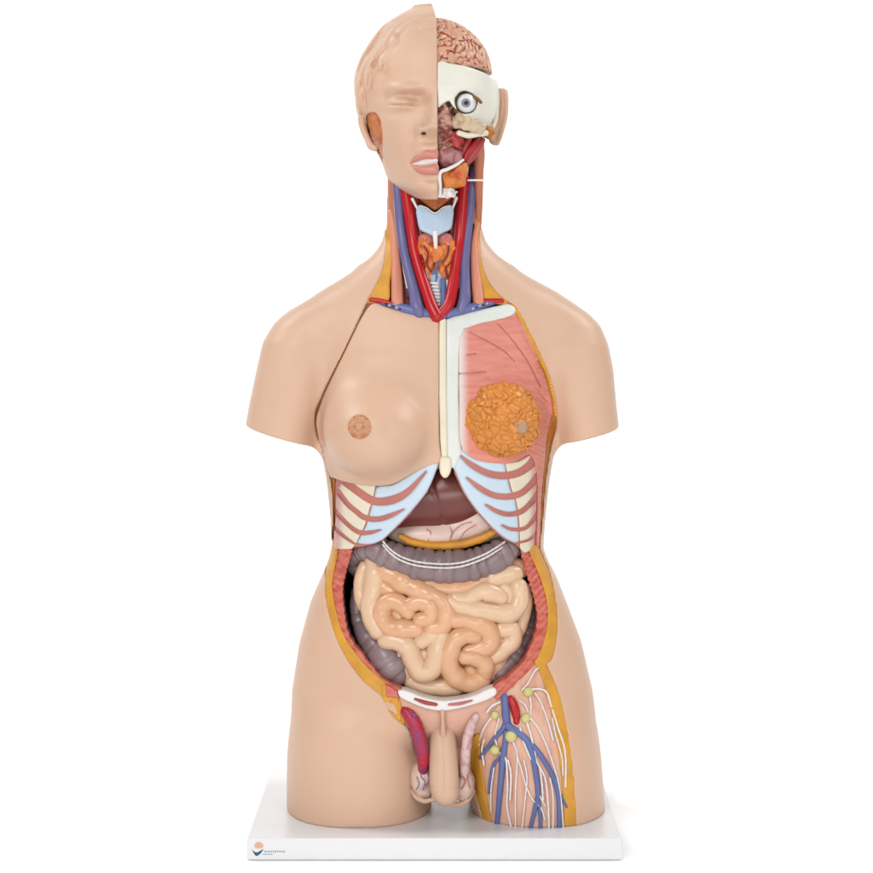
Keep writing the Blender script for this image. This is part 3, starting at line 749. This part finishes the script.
def scrotum(name, c, r, label):
    q = unproj([c[:2]], 0, c[2])[0]; wv = waves(12, 9, int(c[0]))
    return solid(name, ((q[0]-r[0]-4, q[0]+r[0]+4), (q[1]-r[1]-4, q[1]+r[1]+4), (q[2]-r[2]-4, q[2]+r[2]+4)), .8, lambda U, V, W: ell(U, V, W, q, r)+.22*wv(U, V, W), M_testis, label=label)
T1 = scrotum('testis', (423,779,70), (12.5,19,13), 'testis hanging under the red cord')
T2 = scrotum('testis', (463,784,70), (11.5,17,13), 'testis hanging under the pale cord')
for p in ([(422,768),(421,776),(425,782),(423,790)],[(427,772),(429,779),(426,786)],[(417,777),(419,784),(416,790)]):
    tube('testis_vessel', p, .45, M_vein2, T1, w=[82.5,83.5,83.5,82.5][:len(p)], seg=6)
for p in ([(461,774),(465,781),(462,789)],[(468,773),(468,781),(470,788)]):
    tube('testis_vessel', p, .6, M_rose, T2, w=[84,85,84], seg=6)
tube('scrotal_rim', [(411,785,1.5),(415,796,2.3),(424,801,2.6),(433,799.5,2.2),(441,800,2),(450,804,2.6),(459,804.5,2.6),(468,800,2.3),(474,791,1.5)], 2, M_skin, w=[66,72,76,78,80,80,78,74,66], seg=12)
tube('spermatic_cord', [(404,711,4.5),(409,715,6.3),(415,724,7),(419,737,7),(422,750,6.8),(423.5,762,6),(423,771,5)], 6, M_cord, w=[87,90.5,91.5,90,88,84,78], seg=20, pro=lambda L, th, i: 1+.05*math.sin(L*1.1+th*2), label='dark red spermatic cord')
tube('spermatic_cord', [(476,716,3.2),(472,724,4.6),(468,736,5),(466,750,5),(465,763,5),(464,776,5)], 5, M_pale, w=[90,90.5,90,88,85,79], seg=20, pro=lambda L, th, i: 1+.05*math.sin(L*1.3+th*2), label='pale spermatic cord')

# ---------------------------------------------------------------- dissected thigh
TH_IN = poly2([(538,664),(544,676),(551,702),(558.5,740),(564,780),(567,832),(567,845),(494,845),(490,829),(484,795),(479,762),(477,746),(479,736),(492,716),(507,696),(520,684)], smooth=5)
TM = slab('thigh_muscle', [TH_IN], -2.4, 14, M_thigh, h=1.2, k=2, grow=1.5)
FAT_T = poly2([(536,662),(543,664),(551,676),(561.5,704),(569.5,742),(574.3,782),(577,832),(577,845),(566,845),(566,832),(563,780),(557.5,740),(550,702),(543,677)], smooth=5)
slab('thigh_fat', [FAT_T], -.6, 16, M_fat, h=1.1, k=2.4, grow=1.6)
FAT_T2 = poly2([(474,738),(479,736),(479,746),(480,762),(485,795),(491,829),(492,845),(484,845),(485,829),(475.5,793),(470,763),(470.5,745)], smooth=5)
slab('thigh_fat', [FAT_T2], -.6, 16, M_fat, h=1.1, k=2.4, grow=1.6)
VEINS = [[(504.5,697,4.4),(505.5,708,4.6),(506,717,4.8),(509,727,4.6),(517,732,4)],
 [(512,728,3.6),(519,733,3.9),(527,741,3.9),(532,753,3.7),(535.5,772,3.2),(538,793,3),(536.5,803,2.8),(530.5,828,2.2)],
 [(528,741,2.8),(534,747,3),(543,759,3.1),(553.5,778,2.9),(558.5,798,2.7),(559,829,2.4)],
 [(506,722,3.8),(502,730,3),(495,738,2.6),(488,747,2.3),(480,758,2)],
 [(506,732,3),(505,743,3.4),(503,757,3.9),(500.5,785,3.5),(496.5,829,2.9)],
 [(499,758,1.6),(493.5,765,2),(490,780,1.8),(488.5,793,1.4)],
 [(561,795,1.2),(566.5,807,1.6)],
 [(538,797,1.8),(540,812,2.2),(540.5,829,2.2)]]
for p in VEINS: tube('vein', [(a, b, c*.87) for a, b, c in p], 3, M_vein, TM, off=-.8, seg=12)
tube('artery', [(511,699,4),(514,706,4.6),(516,714,4.4),(516.5,722,3)], 4, M_art, TM, off=-.6, seg=14)
for i, (p, r) in enumerate([((528,692),5.2),((495,715),4.4),((525.5,718.7),5.4),((511,736.5),6.4),((495,750),5.4)]):
    ball('lymph_node', p, r*.92, M_node, TM, off=.5, squash=(1,.95,.7), noise=.06, seed=i)
NERV = [[(531,689.5),(540,689),(547,693),(551,706),(558,728),(565,752),(565.5,787)], [(530,697),(531,706),(530,714)], [(530,718),(538,728),(545,742),(551,758),(557.5,779),(561,800),(563.5,828)],
 [(527,723),(531,736),(534,749),(537,762),(545,778),(548,803),(549,829)], [(513,742),(517,752),(517,767),(515.5,791),(515.5,829)], [(517,756),(521,768),(526.5,787),(533,800),(541,808),(545,820)],
 [(500,753),(506,760),(507.5,787),(507,806),(511.5,829)], [(499,718),(496.5,728),(495,738),(497,745)], [(491,718),(484,728),(480,738),(479,745)], [(520,728),(523,740),(530,757),(536,766)],
 [(535,693),(541,703),(548,722),(553,740)], [(552,718),(556,736),(562,758),(563,775)], [(487,712),(492,706),(500,702)], [(522,690),(528,683),(534,672),(538,668)], [(524,760),(527,778),(525,800),(522,829)],
 [(540,768),(542,785),(543,800)], [(550,778),(553,796),(553,829)], [(532,742),(535,760),(538,790),(545,806)], [(508,760),(511,775),(510,800)], [(494,768),(491,790),(491,812)],[(519,700),(525,705),(528,712)],[(484,740),(482,750),(484,765)]]
for i, p in enumerate(NERV): tube('lymph_vessel', p, .8 if i % 3 else 1.0, M_white, TM, off=.1 if i % 2 else .3, seg=8, pro=lambda L, th, i: 1+.12*math.sin(L*.9))

# ---------------------------------------------------------------- neck
NECK = poly2([(384,175),(388,228),(388,255),(384,275),(378,288),(371,300),(380,310),(437,324),(500,308),(498,297),(488,284),(480,266),(477,250),(477,228),(482,175)], smooth=0)
solid('deep_neck_muscle', ((375, 500), (165, 330), (-50, 60)), 1.4, lambda U, V, W: smax(body0(U, V, W, False)+9+.4*np.sin(U*.9)*np.sin(V*.5), np.maximum(np.maximum(168-V, V-326), np.abs(U-435)-44), 2), M_deep)
FATL = poly2([(383,214),(387,211),(390,213),(391.5,226),(392,250),(390.5,268),(388.5,285),(388,299),(380,302),(370,303),(367,301),(375,288),(381,275),(385.5,257),(386,240)], smooth=4)
slab('neck_fat', [FATL], -.8, 16, M_fat_orange if False else M_fat, h=1.0, k=2.5, grow=1.5, wmin=-22)
FATRR = poly2([(483,218),(479.5,216),(476.5,218),(475.5,228),(476,250),(479,268),(483.5,285),(486,299),(492,302),(503,303),(507,302),(501,297),(489.5,284),(482,267),(479.5,252)], smooth=4)
slab('neck_fat', [FATRR], -.8, 16, M_fat, h=1.0, k=2.5, grow=1.5, wmin=-22)
slab('upper_neck_muscle', [poly2([(380,168),(398,168),(398,190),(396,222),(390,224),(383,222)], smooth=0)], -1.5, 20, M_neckbrown, h=1.1, k=3, wmin=-22)
slab('upper_neck_muscle', [poly2([(470,165),(486,165),(484,224),(476,226),(471,222),(470,200)], smooth=0)], -1.5, 20, M_neckbrown, h=1.1, k=3, wmin=-22)
for p in ([(391,212,3.5),(394.5,235,4.6),(396,262,5),(397,285,6),(397.5,303,6.4)], [(477.5,222,3.2),(474.5,242,3.8),(475,262,4.6),(477,285,5.6),(479,303,6)]):
    tube('sternomastoid_muscle', p, 5, M_neckm, off=-3, seg=18)
for p in ([(371,300),(380,301),(392,304)], [(481,301),(491,301),(502,301)]):
    tube('shoulder_muscle', p, 2.6, M_art, off=-1.2, seg=10)
JUGL = tube('jugular_vein', [(397,182,5),(398.5,200,5.2),(400,220,5),(402.5,240,5),(405.5,258,5.2),(410,276,5.4),(414.5,294,6),(417,307,7),(420,314,6)], 5, M_vein2, off=[0,0,-1,-1,-1,-1,-1,-1,-2], seg=18, label='violet vein beside the uncut cheek')
JUGR = tube('jugular_vein', [(474.5,165,4.2),(472,185,5),(470,205,5),(468,225,5),(466,245,5),(464.8,265,5.2),(465,285,5.6),(464.5,300,6.5),(461,311,6)], 5, M_vein2, off=[0,0,0,-1,-1,-1,-1,-1,-2], seg=18)
tube('subclavian_vein', [(380,302,3),(392,305,4),(404,309,5.4),(418,312,5.8),(432,315,5)], 5, M_vein, off=-3, seg=14)
tube('subclavian_vein', [(494,302,3),(484,304.5,4),(474,307.5,5.2),(462,311,5.8),(448,315,5)], 5, M_vein, off=-3, seg=14)
for i, (x, y) in enumerate([(386,304),(389.5,305.5),(393,306.3),(396.5,307.8),(400,309)]+[(487,303.5),(483.5,305),(480,306),(476.5,307.5),(473,308.6)]):
    ball('lymph_bead', (x, y), 1.25, M_pale if i % 2 else M_black, off=1.2, seed=i)
tube('carotid_artery', [(404,182,5.2),(407,198,5.6),(409.5,215,5.6),(412,235,5.4),(415,253,5.4),(420,271,5.6),(426,290,6),(431.5,306,6.4),(437,317,6.6)], 5, M_art, off=[2,2,2,1,1,1,1,1,0], seg=18)
tube('carotid_artery', [(464.5,178,5),(463,195,5.4),(461.5,215,5.4),(460,235,5.2),(457.5,253,5.2),(455,271,5.4),(452.5,289,5.8),(449,304,6),(440,316,6.2)], 5, M_art, off=[2,2,2,1,1,1,1,1,-1], seg=18)
for p in ([(414,205),(415.5,225),(419,250),(424,268)], [(457.5,205),(456,225),(453,250)]):
    tube('thyroid_artery', p, 2.2, M_artd, off=0, seg=10)
tube('brachiocephalic_vein', [(443,280,2.5),(443.5,295,3),(443.5,308,3.6),(443,316,4)], 3, M_vein, off=0, seg=12)
for p, r in (([(414,196),(418,214),(421,236),(425,258),(430,276)], 2.6), ([(456,196),(453.5,214),(452,236),(450,258),(446,276)], 2.6)):
    tube('strap_muscle', [(a, b, r*(1 if 0 < k < 4 else .6)) for k, (a, b) in enumerate(p)], r, M_rose, off=-6, seg=12)
for p in ([(408,186),(412,205),(415,225),(420,250),(428,278)], [(393.5,190),(395,215),(398,240),(402,262),(407,288)], [(467,190),(465.5,215),(463.5,240),(461,262),(458,288)], [(459,192),(457,212),(455.5,236),(452,258)]):
    tube('neck_nerve', p, .75, M_cream, off=-.5, seg=8)
for p in ([(413,236),(418,240),(424,246)], [(459,236),(453,241),(448,246)], [(407,190),(414,196),(418,202)], [(463,190),(457,196),(452,201)]):
    tube('small_artery', p, 1.3, M_art, off=.5, seg=8)
# larynx
SH = poly2([(416,208),(421,204.5),(427,208.5),(434.8,213.5),(442,208.5),(448.5,204.5),(453.5,208),(453,219),(451,229),(444,232.5),(439,235.5),(435,238),(431,235.5),(426,233),(419.5,229.5),(417,219)], smooth=2, w=36)
def sh_fn(U, V, W):
    d2 = sd_poly(U, V, SH); ridge = 40-.32*np.abs(U-435)-.004*(U-435)**2
    rim = .8*np.exp(-((d2+1.6)/1.3)**2)
    return smax(smax((W-ridge-rim)*.9, d2, 1.5), ridge-9-W, 1)
LAR = solid('thyroid_cartilage', ((408, 462), (198, 246), (18, 46)), .7, sh_fn, M_thycart)
tube('cartilage_horn', [(412.5,199,1.8),(414.5,203,1.4),(417,208,1.2)], 2, M_white, LAR, w=[32,34,35], seg=10)
tube('cartilage_horn', [(456,198,2),(454.5,203,1.4),(452.5,208,1.2)], 2, M_white, LAR, w=[32,34,35], seg=10)
tube('cartilage_edge', [(418.5,206),(426,207.5),(434.8,213),(443,207.5),(451,206)], 0.7, M_white, LAR, w=[35.5,39,42,39,35.5], seg=8)
tube('cartilage_stem', [(435,233,2.6),(435.4,240,2.3),(435.8,248,1.8)], 2.4, M_white, LAR, w=[41,41,40], seg=10)
slab('hyoid_fat', [poly2([(417,197),(424,203),(430,208),(434.5,211),(440,208),(446,203),(452,197),(452,185),(417,185)], smooth=0, w=34)], 5, 14, M_gland, h=.9, k=3)
for sgn, cx in ((-1, 426), (1, 445)):
    ball('throat_muscle', (cx, 240), 8.5, M_rose, w=31, squash=(1,.9,.5), noise=.05, seed=cx)
wv = waves(14, 8, 21)
def thy_fn(U, V, W):
    d = 1e9
    for cx, cy, rx, ry, cw in ((424.5,252,9.5,16,30),(447.5,253,9.5,16,30),(427,268,9,15,32),(447,269,9,15,32),(436.5,254,9,8,36)):
        e = ell(U, V, W, unproj([(cx, cy)], 0, cw)[0], (rx, ry, 7.5))
        d = e if isinstance(d, float) else smin(d, e, 4)
    return d+.7*wv(U, V, W)
THY = solid('thyroid_gland', ((408, 464), (232, 292), (15, 52)), .75, thy_fn, M_thy)
for p, mm in (([(424,246),(428,254),(427,264),(431,272)], M_artd), ([(449,246),(447,256),(443,262)], M_artd), ([(421,255),(424,262),(422,272)], M_artd), ([(451,262),(446,268),(447,277)], M_artd), ([(437,260),(436,268),(436.5,277),(435,283)], M_vein2), ([(436,268),(432,273)], M_vein2), ([(436.5,266),(441,261)], M_vein2)):
    tube('gland_vessel', p, .95, mm, THY, w=[39.5,40.5,40.5,40][:len(p)], seg=8)
TRA = tube('trachea', [(436,276,8),(437,290,8.3),(438.5,304,8.3),(440,318,8)], 8, M_thycart, w=[31,34,38,42], n=20, seg=24, pro=lambda L, th, i: 1+.06*math.sin(L*1.5))
for k in range(8):
    y = 283+k*3.6; x = 433.5+k*.75
    tube('trachea_ring', [(x-5.5,y+.6),(x-1,y),(x+4,y+.4)], 1.5, M_white, TRA, w=[38+k*1.05, 40.5+k*1.1, 40.5+k*1.05], seg=8)
tube('trachea_side', [(447,281,1.8),(447.5,290,2),(447,298,1.5)], 2, M_white, TRA, w=[39,41,43], seg=8)

# ---------------------------------------------------------------- head: the closed half
HEAD = Slices([(7.8,417,456,14,17),(9.5,411.5,464,22,27),(13,404.5,470,31,37),(18.5,396,480,45,51),(26,386,490,57,62),(36,377,500,66,72),(47,369,508,74,80),(59,362.5,514,79,86),(72,358.5,518,82,90),
    (90,355.5,519,83,90),(108,358,517,82,88),(122,363,512,80,84),(135,367,508,79,78),(146,372,503,79,70),(156,379,496,78,58),(166,383,492,77,46),(177,386.5,488,77,34),(186,393,481,76,22),(194,404,470,73,10),(200,418,458,68,4)], 2.15, 3)
def g2(U, V, cu, cv, su, sv): return np.exp(-((U-cu)/su)**2-((V-cv)/sv)**2)
def fp(px, py, wd=85):
    q = unproj([(px, py)], 0, wd)[0]; return q[0], q[1]
def face_disp(U, V):
    h = 0
    # nose: bridge, tip and wing
    for py, cx, sx, amp in ((92,436,7,3),(98,436,6.5,4.5),(104,436,6.5,6),(110,436,7,8),(116,436,7.5,10.5),(122,436,8.5,13),(128,436,9.5,14.5)):
        x, y = fp(cx, py); h = h+amp*.5*g2(U, V, x, y, sx, 5.2)
    x, y = fp(436, 129); h = h+9.0*g2(U, V, x, y, 9, 5)
    x, y = fp(422, 130.5); h = h+6.5*g2(U, V, x, y, 5.5, 4.6)
    x, y = fp(424, 134); h = h-7.0*g2(U, V, x, y, 3.4, 2.0)
    x, y = fp(430, 140); h = h-4.0*g2(U, V, x, y, 14, 4)
    x, y = fp(413, 132); h = h-2.6*g2(U, V, x, y, 3.5, 7)
    # brow, socket, closed lid
    x, y = fp(405, 87); h = h+4.5*g2(U, V, x, y, 20, 5)
    x, y = fp(420, 97); h = h-7.0*g2(U, V, x, y, 7, 8)
    x, y = fp(404, 95); h = h-6.0*g2(U, V, x, y, 16, 4.5)
    x, y = fp(403, 102); h = h+7.5*g2(U, V, x, y, 11.5, 6.5)
    x, y = fp(402, 108.5); h = h+1.6*g2(U, V, x, y, 12, 3)
    xs, ys = fp(403, 102); xx = (U-xs)/14
    h = h-3.8*np.exp(-((V-ys-2.2+1.0*xx**2)/1.25)**2)*np.exp(-xx**6)
    x, y = fp(404, 111); h = h-2.0*g2(U, V, x, y, 16, 4)
    x, y = fp(385, 96); h = h-3.0*g2(U, V, x, y, 6, 16)
    # cheek, muzzle, chin
    x, y = fp(397, 124); h = h+4.2*g2(U, V, x, y, 15, 13)
    x, y = fp(430, 160); h = h+4.5*g2(U, V, x, y, 22, 17)
    x, y = fp(410, 150); h = h-2.2*g2(U, V, x, y, 6, 12)
    x, y = fp(428, 178); h = h-3.6*g2(U, V, x, y, 13, 4)
    x, y = fp(434, 189); h = h+6.0*g2(U, V, x, y, 17, 9)
    x, y = fp(395, 168); h = h-2.0*g2(U, V, x, y, 10, 14)
    # mouth opening
    x, y = fp(425, 162); h = h-4.0*g2(U, V, x, y, 13, 3.2)
    return h
HAIRLINE = unproj(spline([(446,28),(432,28.5),(418,30),(405,34),(396,42),(390,52),(386,62),(381,70),(375,72),(371,68),(368,76),(367,88),(364,100),(360,112),(340,112),(330,60),(350,10),(400,-12),(450,-10)], 4, True), 0, 55)[:, :2]
def hair(U, V, W):
    """moulded locks combed back from the forehead and down the temple, a step above the bare skin"""
    d2 = sd_poly(U, V, HAIRLINE)
    mass = np.clip(.5-d2/4, 0, 1); mass = mass*mass*(3-2*mass)
    rho = np.sqrt(((U-440)/83)**2+((V-98)/94)**2); th = np.arctan2(V-98, 440-U)
    lock = np.sin(rho*6.28*6.2+1.3*np.sin(th*5.0+.6)+.8*np.sin(th*11+2))
    lock = lock+.45*np.sin(rho*6.28*13+2.2*np.sin(th*7)+1)
    ht = mass*(1.7+1.5*lock*np.clip((V-14)/22, 0, 1))
    for pts, r, a in (([(372,71),(369,62),(374,52),(384,43),(394,37)],3.2,2.6), ([(381,68),(380,58),(386,48),(395,40)],2.8,2.2), ([(360,108),(361,95),(366,82),(369,72)],3.0,2.0), ([(356,104),(356,88),(359,72),(366,56)],3.0,1.8)):
        P = unproj(spline(pts, 4), 0, 55)[:, :2]
        ht = ht+a*np.exp(-(sd_line(U, V, P, np.zeros(len(P)))/r)**2)
    return ht
EAROPEN = poly2([(366,116),(371,113),(377,115),(381,122),(383,135),(382.5,150),(382,162),(379.5,157),(377,149),(373,144),(369,135),(366.5,125)], smooth=4, w=35)
CUTX = lambda V: np.interp(V, [0, 6, 15, 26, 60, 210], [430.5, 432, 434.3, 436.3, 437, 438])
def head_raw(U, V, W, feat=True):
    d = HEAD.sdf(U, V, W)
    d = smax(d, V-(204.5-np.maximum(60-W, 0)*.12), 8)
    if feat:
        fw = np.clip((W-5)/30, 0, 1)
        d = d-face_disp(U, V)*1.05*np.clip(W/40, 0, 1)-hair(U, V, W)*np.clip((W+45)/25, 0, 1)
    return d
def face_fn(U, V, W):
    d = head_raw(U, V, W)
    d = smax(d, U-CUTX(V), .8)
    d = smax(d, -np.maximum(sd_poly(U, V, EAROPEN), 10-W), 1.2)
    inner = head_raw(U, V, W, False)+18
    return np.maximum(d, -np.maximum(inner, -40-W))
FACE = solid('face', ((346, 442), (0, 206), (-95, 112)), 1.0, face_fn, M_skin, label='closed-eyed half face with moulded swept-back hair')
solid('parotid_gland', ((360, 392), (104, 170), (-10, 75)), 1.0, lambda U, V, W: np.maximum(np.maximum(HEAD.sdf(U, V, W)+2.2+.5*np.sin(U*1.1)*np.sin(V*.8), -(HEAD.sdf(U, V, W)+10)), sd_poly(U, V, EAROPEN)-3), M_parotid, FACE)
# outer ear rim behind the opening
tube('ear', [(364,112,3.4),(361.5,118,3.8),(363,128,3.6),(367,138,3.4),(371,146,3.8),(375,148.5,3.2)], 3.6, M_skin, FACE, w=[24,22,22,25,30,33], seg=14, n=8)
def lip(name, top, bot, dep, m, amp):
    P = poly2(list(top)+list(bot)[::-1], smooth=3, w=90)
    x0, x1 = P[:,0].min(), P[:,0].max()
    def f(U, V, W):
        d2 = sd_poly(U, V, P)
        h0 = head_raw(U, V, W)
        return smax(smax(h0-dep-amp*np.clip(-d2/4, 0, 1)**.6, d2, 1.5), -(h0+5), .5)
    return solid(name, ((x0-3, x1+3), (P[:,1].min()-3, P[:,1].max()+3), (60, 112)), .7, f, m, FACE)
lip('upper_lip', [(409.5,160.5),(414,155),(420,151),(427,148.6),(432,149.2),(438,148.6)], [(410,162.5),(416,160.5),(424,158.4),(432,158.4),(438,157.4)], .3, M_lip, 2.2)
lip('lower_lip', [(410,162.5),(418,164.8),(427,164.8),(438,163.2)], [(411,165),(415,170.5),(422,174),(430,174.5),(438,173.5)], .3, M_lip, 3.0)
lip('teeth', [(412,163),(418,160.3),(425,158.6),(432,158.6),(437.2,158)], [(412,163.8),(418,164.2),(427,163.6),(437.2,161.4)], 1.0, M_tooth, .5)
ball('nostril', (423.6,133.4), 1.9, M_cavity, FACE, w=92.5, squash=(1.3,.8,.8))

# ---------------------------------------------------------------- head: the opened half
gy = waves(30, 9.2, 11)
def brain_fn(U, V, W):
    d = ell(U, V, W, (430, 76, -2), (61.5, 57.5, 76))
    g = gy(U, V, W)
    d = d+3.0*np.exp(-(g/.22)**2)-.8*np.minimum(np.abs(g), 1.2)
    return np.maximum(np.maximum(smax(d, 434.6-U, 1.5), V-74), -(d+24))
BR = solid('brain', ((431, 498), (14, 78), (-82, 78)), .8, brain_fn, M_brain, label='folded pink half brain')
def bsurf(px, py):
    ww = np.full(1, 50.0)
    for _ in range(40):
        q = unproj([(px, py)], 0, ww[0])[0]
        t = 1-((q[0]-430)/61.5)**2-((q[1]-76)/57.5)**2
        ww[0] = .5*ww[0]+.5*(76*math.sqrt(max(t, 0))-2)
    return ww[0]
for p in ([(441,57),(445,53),(448,50),(455,52),(456,46),(463,44)],[(462,36),(466,41),(472,45),(476,51),(475,57),(480,63)],[(463,41),(469,40),(474,43),(481,47)],[(441,32),(447,35),(452,40)],[(455,24),(461,30),(466,33)],[(466,56),(469,61),(476,64)],[(441,46),(447,44),(450,39)]):
    tube('brain_artery', p, .75, M_red, BR, w=lambda u, v: np.array([bsurf(a, b)+.5 for a, b in zip(u, v)]), seg=8, n=4)
SK = Slices([(60,380,489,78,70),(68,378,492,80,72),(76,377,496.5,82,74),(90,376,499,83,75),(105,376,500,82,75),(120,378,497,80,72),(132,382,491,76,66),(142,388,484,70,58),(230,390,482,66,50)], 2.3, 2)
SKP = poly2([(434,64.5),(450,64.6),(465,66.5),(480,70),(488,72.5),(493,75.5),(505,78),(506,128),(490,131),(484,129.5),(478,126),(472,122.5),(466,118),(458,112),(452,106),(449,101.5),(444,104),(434,107)], smooth=2, w=70)
ORB = poly2([(454.5,100),(456.5,95.5),(460.5,91.5),(466,90.5),(471.5,92.5),(475.5,95.5),(478,99),(477,103.5),(474.5,109),(470,112.5),(462,113),(456.5,108)], smooth=3, w=78)
def skull_fn(U, V, W):
    s = SK.sdf(U, V, W)
    d = smax(s, sd_poly(U, V, SKP), 1.6)
    x, y = fp(455, 88, 80); d = d-1.6*g2(U, V, x, y, 22, 5)*(W > 20)*(d > -6)
    d = smax(d, -np.maximum(sd_poly(U, V, ORB), 50-W), 1.8)
    return np.maximum(np.maximum(d, 437.4-U), -(s+9))
solid('skull', ((431, 508), (60, 136), (-80, 90)), .9, skull_fn, M_bone)
ex, ey = 466.3, 103
EY = ball('eyeball', (ex, ey), 9.8, M_eye, w=70)
ball('iris', (ex-.2, ey-.2), 4.9, M_iris, EY, w=77.4, squash=(1,1,.55))
ball('cornea_ring', (ex-.2, ey-.2), 3.4, M_irisring, EY, w=78.4, squash=(1,1,.5))
ball('pupil', (ex-.2, ey-.2), 2.3, M_pupil, EY, w=79.6, squash=(1,1,.45))
tube('eye_outline', [(452,98),(455,93.5),(460,90.5),(466,90)], 1.2, M_cavity, EY, w=73, seg=8)  # dark outline strokes round the eyeball
tube('eye_outline', [(474,97),(478,99),(481,102.5)], 1.6, M_seam, EY, w=74, seg=8)
tube('eye_outline', [(455,110),(459,113),(463,116)], 2.2, M_seam, EY, w=69, seg=10)
ball('orbit_tissue', (465,104), 14, M_beige, w=56, squash=(1.1,.95,.5))
ball('temporal_tissue', (471,146), 13, M_deep, w=26, squash=(1,1.2,1))
def lump(name, px, py, wd, r, m, seed, amp=1.2, wl=7, label=None):
    q = unproj([(px, py)], 0, wd)[0]; wv_ = waves(12, wl, seed)
    return solid(name, ((q[0]-r[0]-3, q[0]+r[0]+3), (q[1]-r[1]-3, q[1]+r[1]+3), (q[2]-r[2]-3, q[2]+r[2]+3)), .8, lambda U, V, W: ell(U, V, W, q, r)+amp*wv_(U, V, W), m, label=label)
def midhead_fn(U, V, W):
    s = SK.sdf(U, np.minimum(V, 150), W)
    return smax(np.maximum(s+13-6*np.clip((V-140)/20, 0, 1), np.maximum(np.maximum(96-V, V-196), W-60+np.clip((V-158)/8, 0, 1)*48)), 437.6-U, 1.5)
solid('deep_face_tissue', ((434, 486), (92, 204), (-45, 72)), 1.2, midhead_fn, M_deep)
lump('nasal_cavity', 443.5, 122, 64, (8, 17, 11), M_nasal, 2, 1.4, 7)
lump('nasal_cavity', 444, 140, 64, (7.5, 12, 9), M_nasal, 3, 1.2, 6)
lump('cheek_bone', 461, 121, 68, (9.5, 8, 8), M_beige, 4, .8, 9)
lump('cheek_bone', 474, 127, 66, (11, 6.5, 8), M_beige, 5, .8, 9)
tube('upper_jaw', [(459,133),(468,135.5),(478,134),(486,133)], 3, M_cream, w=[70,68,64,56], seg=12)
lump('throat_tissue', 455, 141, 62, (8.5, 10, 10), M_red, 6, 1.0, 8)
lump('ear_cartilage', 488.5, 132.5, 46, (5.8, 6.6, 6), M_fat_dark, 7, .6, 7)
for p in ([(462,163),(468,155),(474,146),(479,139)], [(465,166),(472,157),(478,148),(483,140)], [(460,158),(464,150),(468,141),(470,136)]):
    tube('chewing_muscle', [(a, b, r) for (a, b), r in zip(p, (2.2,3.4,3.6,2.6))], 3, M_red, w=[58,57,54,50], seg=14)
tube('chewing_muscle', [(462,162,1.2),(468,152,1.6),(475,142,1.5)], 1.4, M_art, w=[62,62,58], seg=10)
tube('side_neck_muscle', [(479,140,5),(479.5,155,5.6),(479,170,5),(478.8,186,4.6),(478.6,206,4.2),(477.5,232,3.6)], 5, M_neckbrown, w=[40,36,28,20,12,8], seg=18)
TON = lump('tongue', 449, 157, 64, (13, 9.5, 12), M_tongue, 8, .6, 9)
JAW = tube('jawbone', [(439.8,196,2.1),(440,186,2.1),(440.2,173,2),(448,169,1.9),(457,164.5,1.7),(463,160,1.4)], 2, M_white, w=[70,73,77,77,74,70], seg=10, n=10)
def sal_fn(U, V, W):
    d2 = sd_poly(U, V, SALP)
    c = 74-.012*(U-450)**2-.014*(V-175)**2+.9*gy(U*1.3, V*1.3, 0*V)
    return smax(smax(W-c, d2, 4), 52-W, 2)
SALP = poly2([(442,173.5),(449,170.5),(457,166.5),(464.5,162),(468,165),(468.5,171),(466,178),(465.5,185),(459,187),(451,188.5),(444.5,189),(441.8,182)], smooth=3, w=70)
solid('salivary_gland', ((436, 474), (156, 194), (48, 80)), .8, sal_fn, M_gland)
lump('chin_tissue', 447, 193, 64, (9, 5, 8), M_white, 12, .5, 6)
tube('pin', [(468,180.2),(483,180.2)], 1.0, M_white, w=[60,60], seg=8)
# right ear with its strip of scalp
def ear_fn(U, V, W):
    q = sd_poly(U, V, EARP)
    c = 8+.35*(U-497)
    return smax(smax(np.abs(W-c)-4.5+1.6*np.exp(-((q+5.5)/2.0)**2)*(W > c), q, 3), W-40, 1)
EARP = poly2([(496,90),(500,88.5),(505,89),(508,93),(508.5,104),(507.5,118),(504,132),(500.5,142),(498,145.5),(492,144.5),(489,139),(492,128),(494,110)], smooth=4, w=8)
solid('ear', ((482, 514), (82, 150), (-8, 28)), .8, ear_fn, M_skin)
tube('ear_fat', [(495.5,92,1.8),(496.5,105,2.2),(496,118,2.2),(493,127,2)], 2, M_cream, w=[30,30,30,34], seg=10)
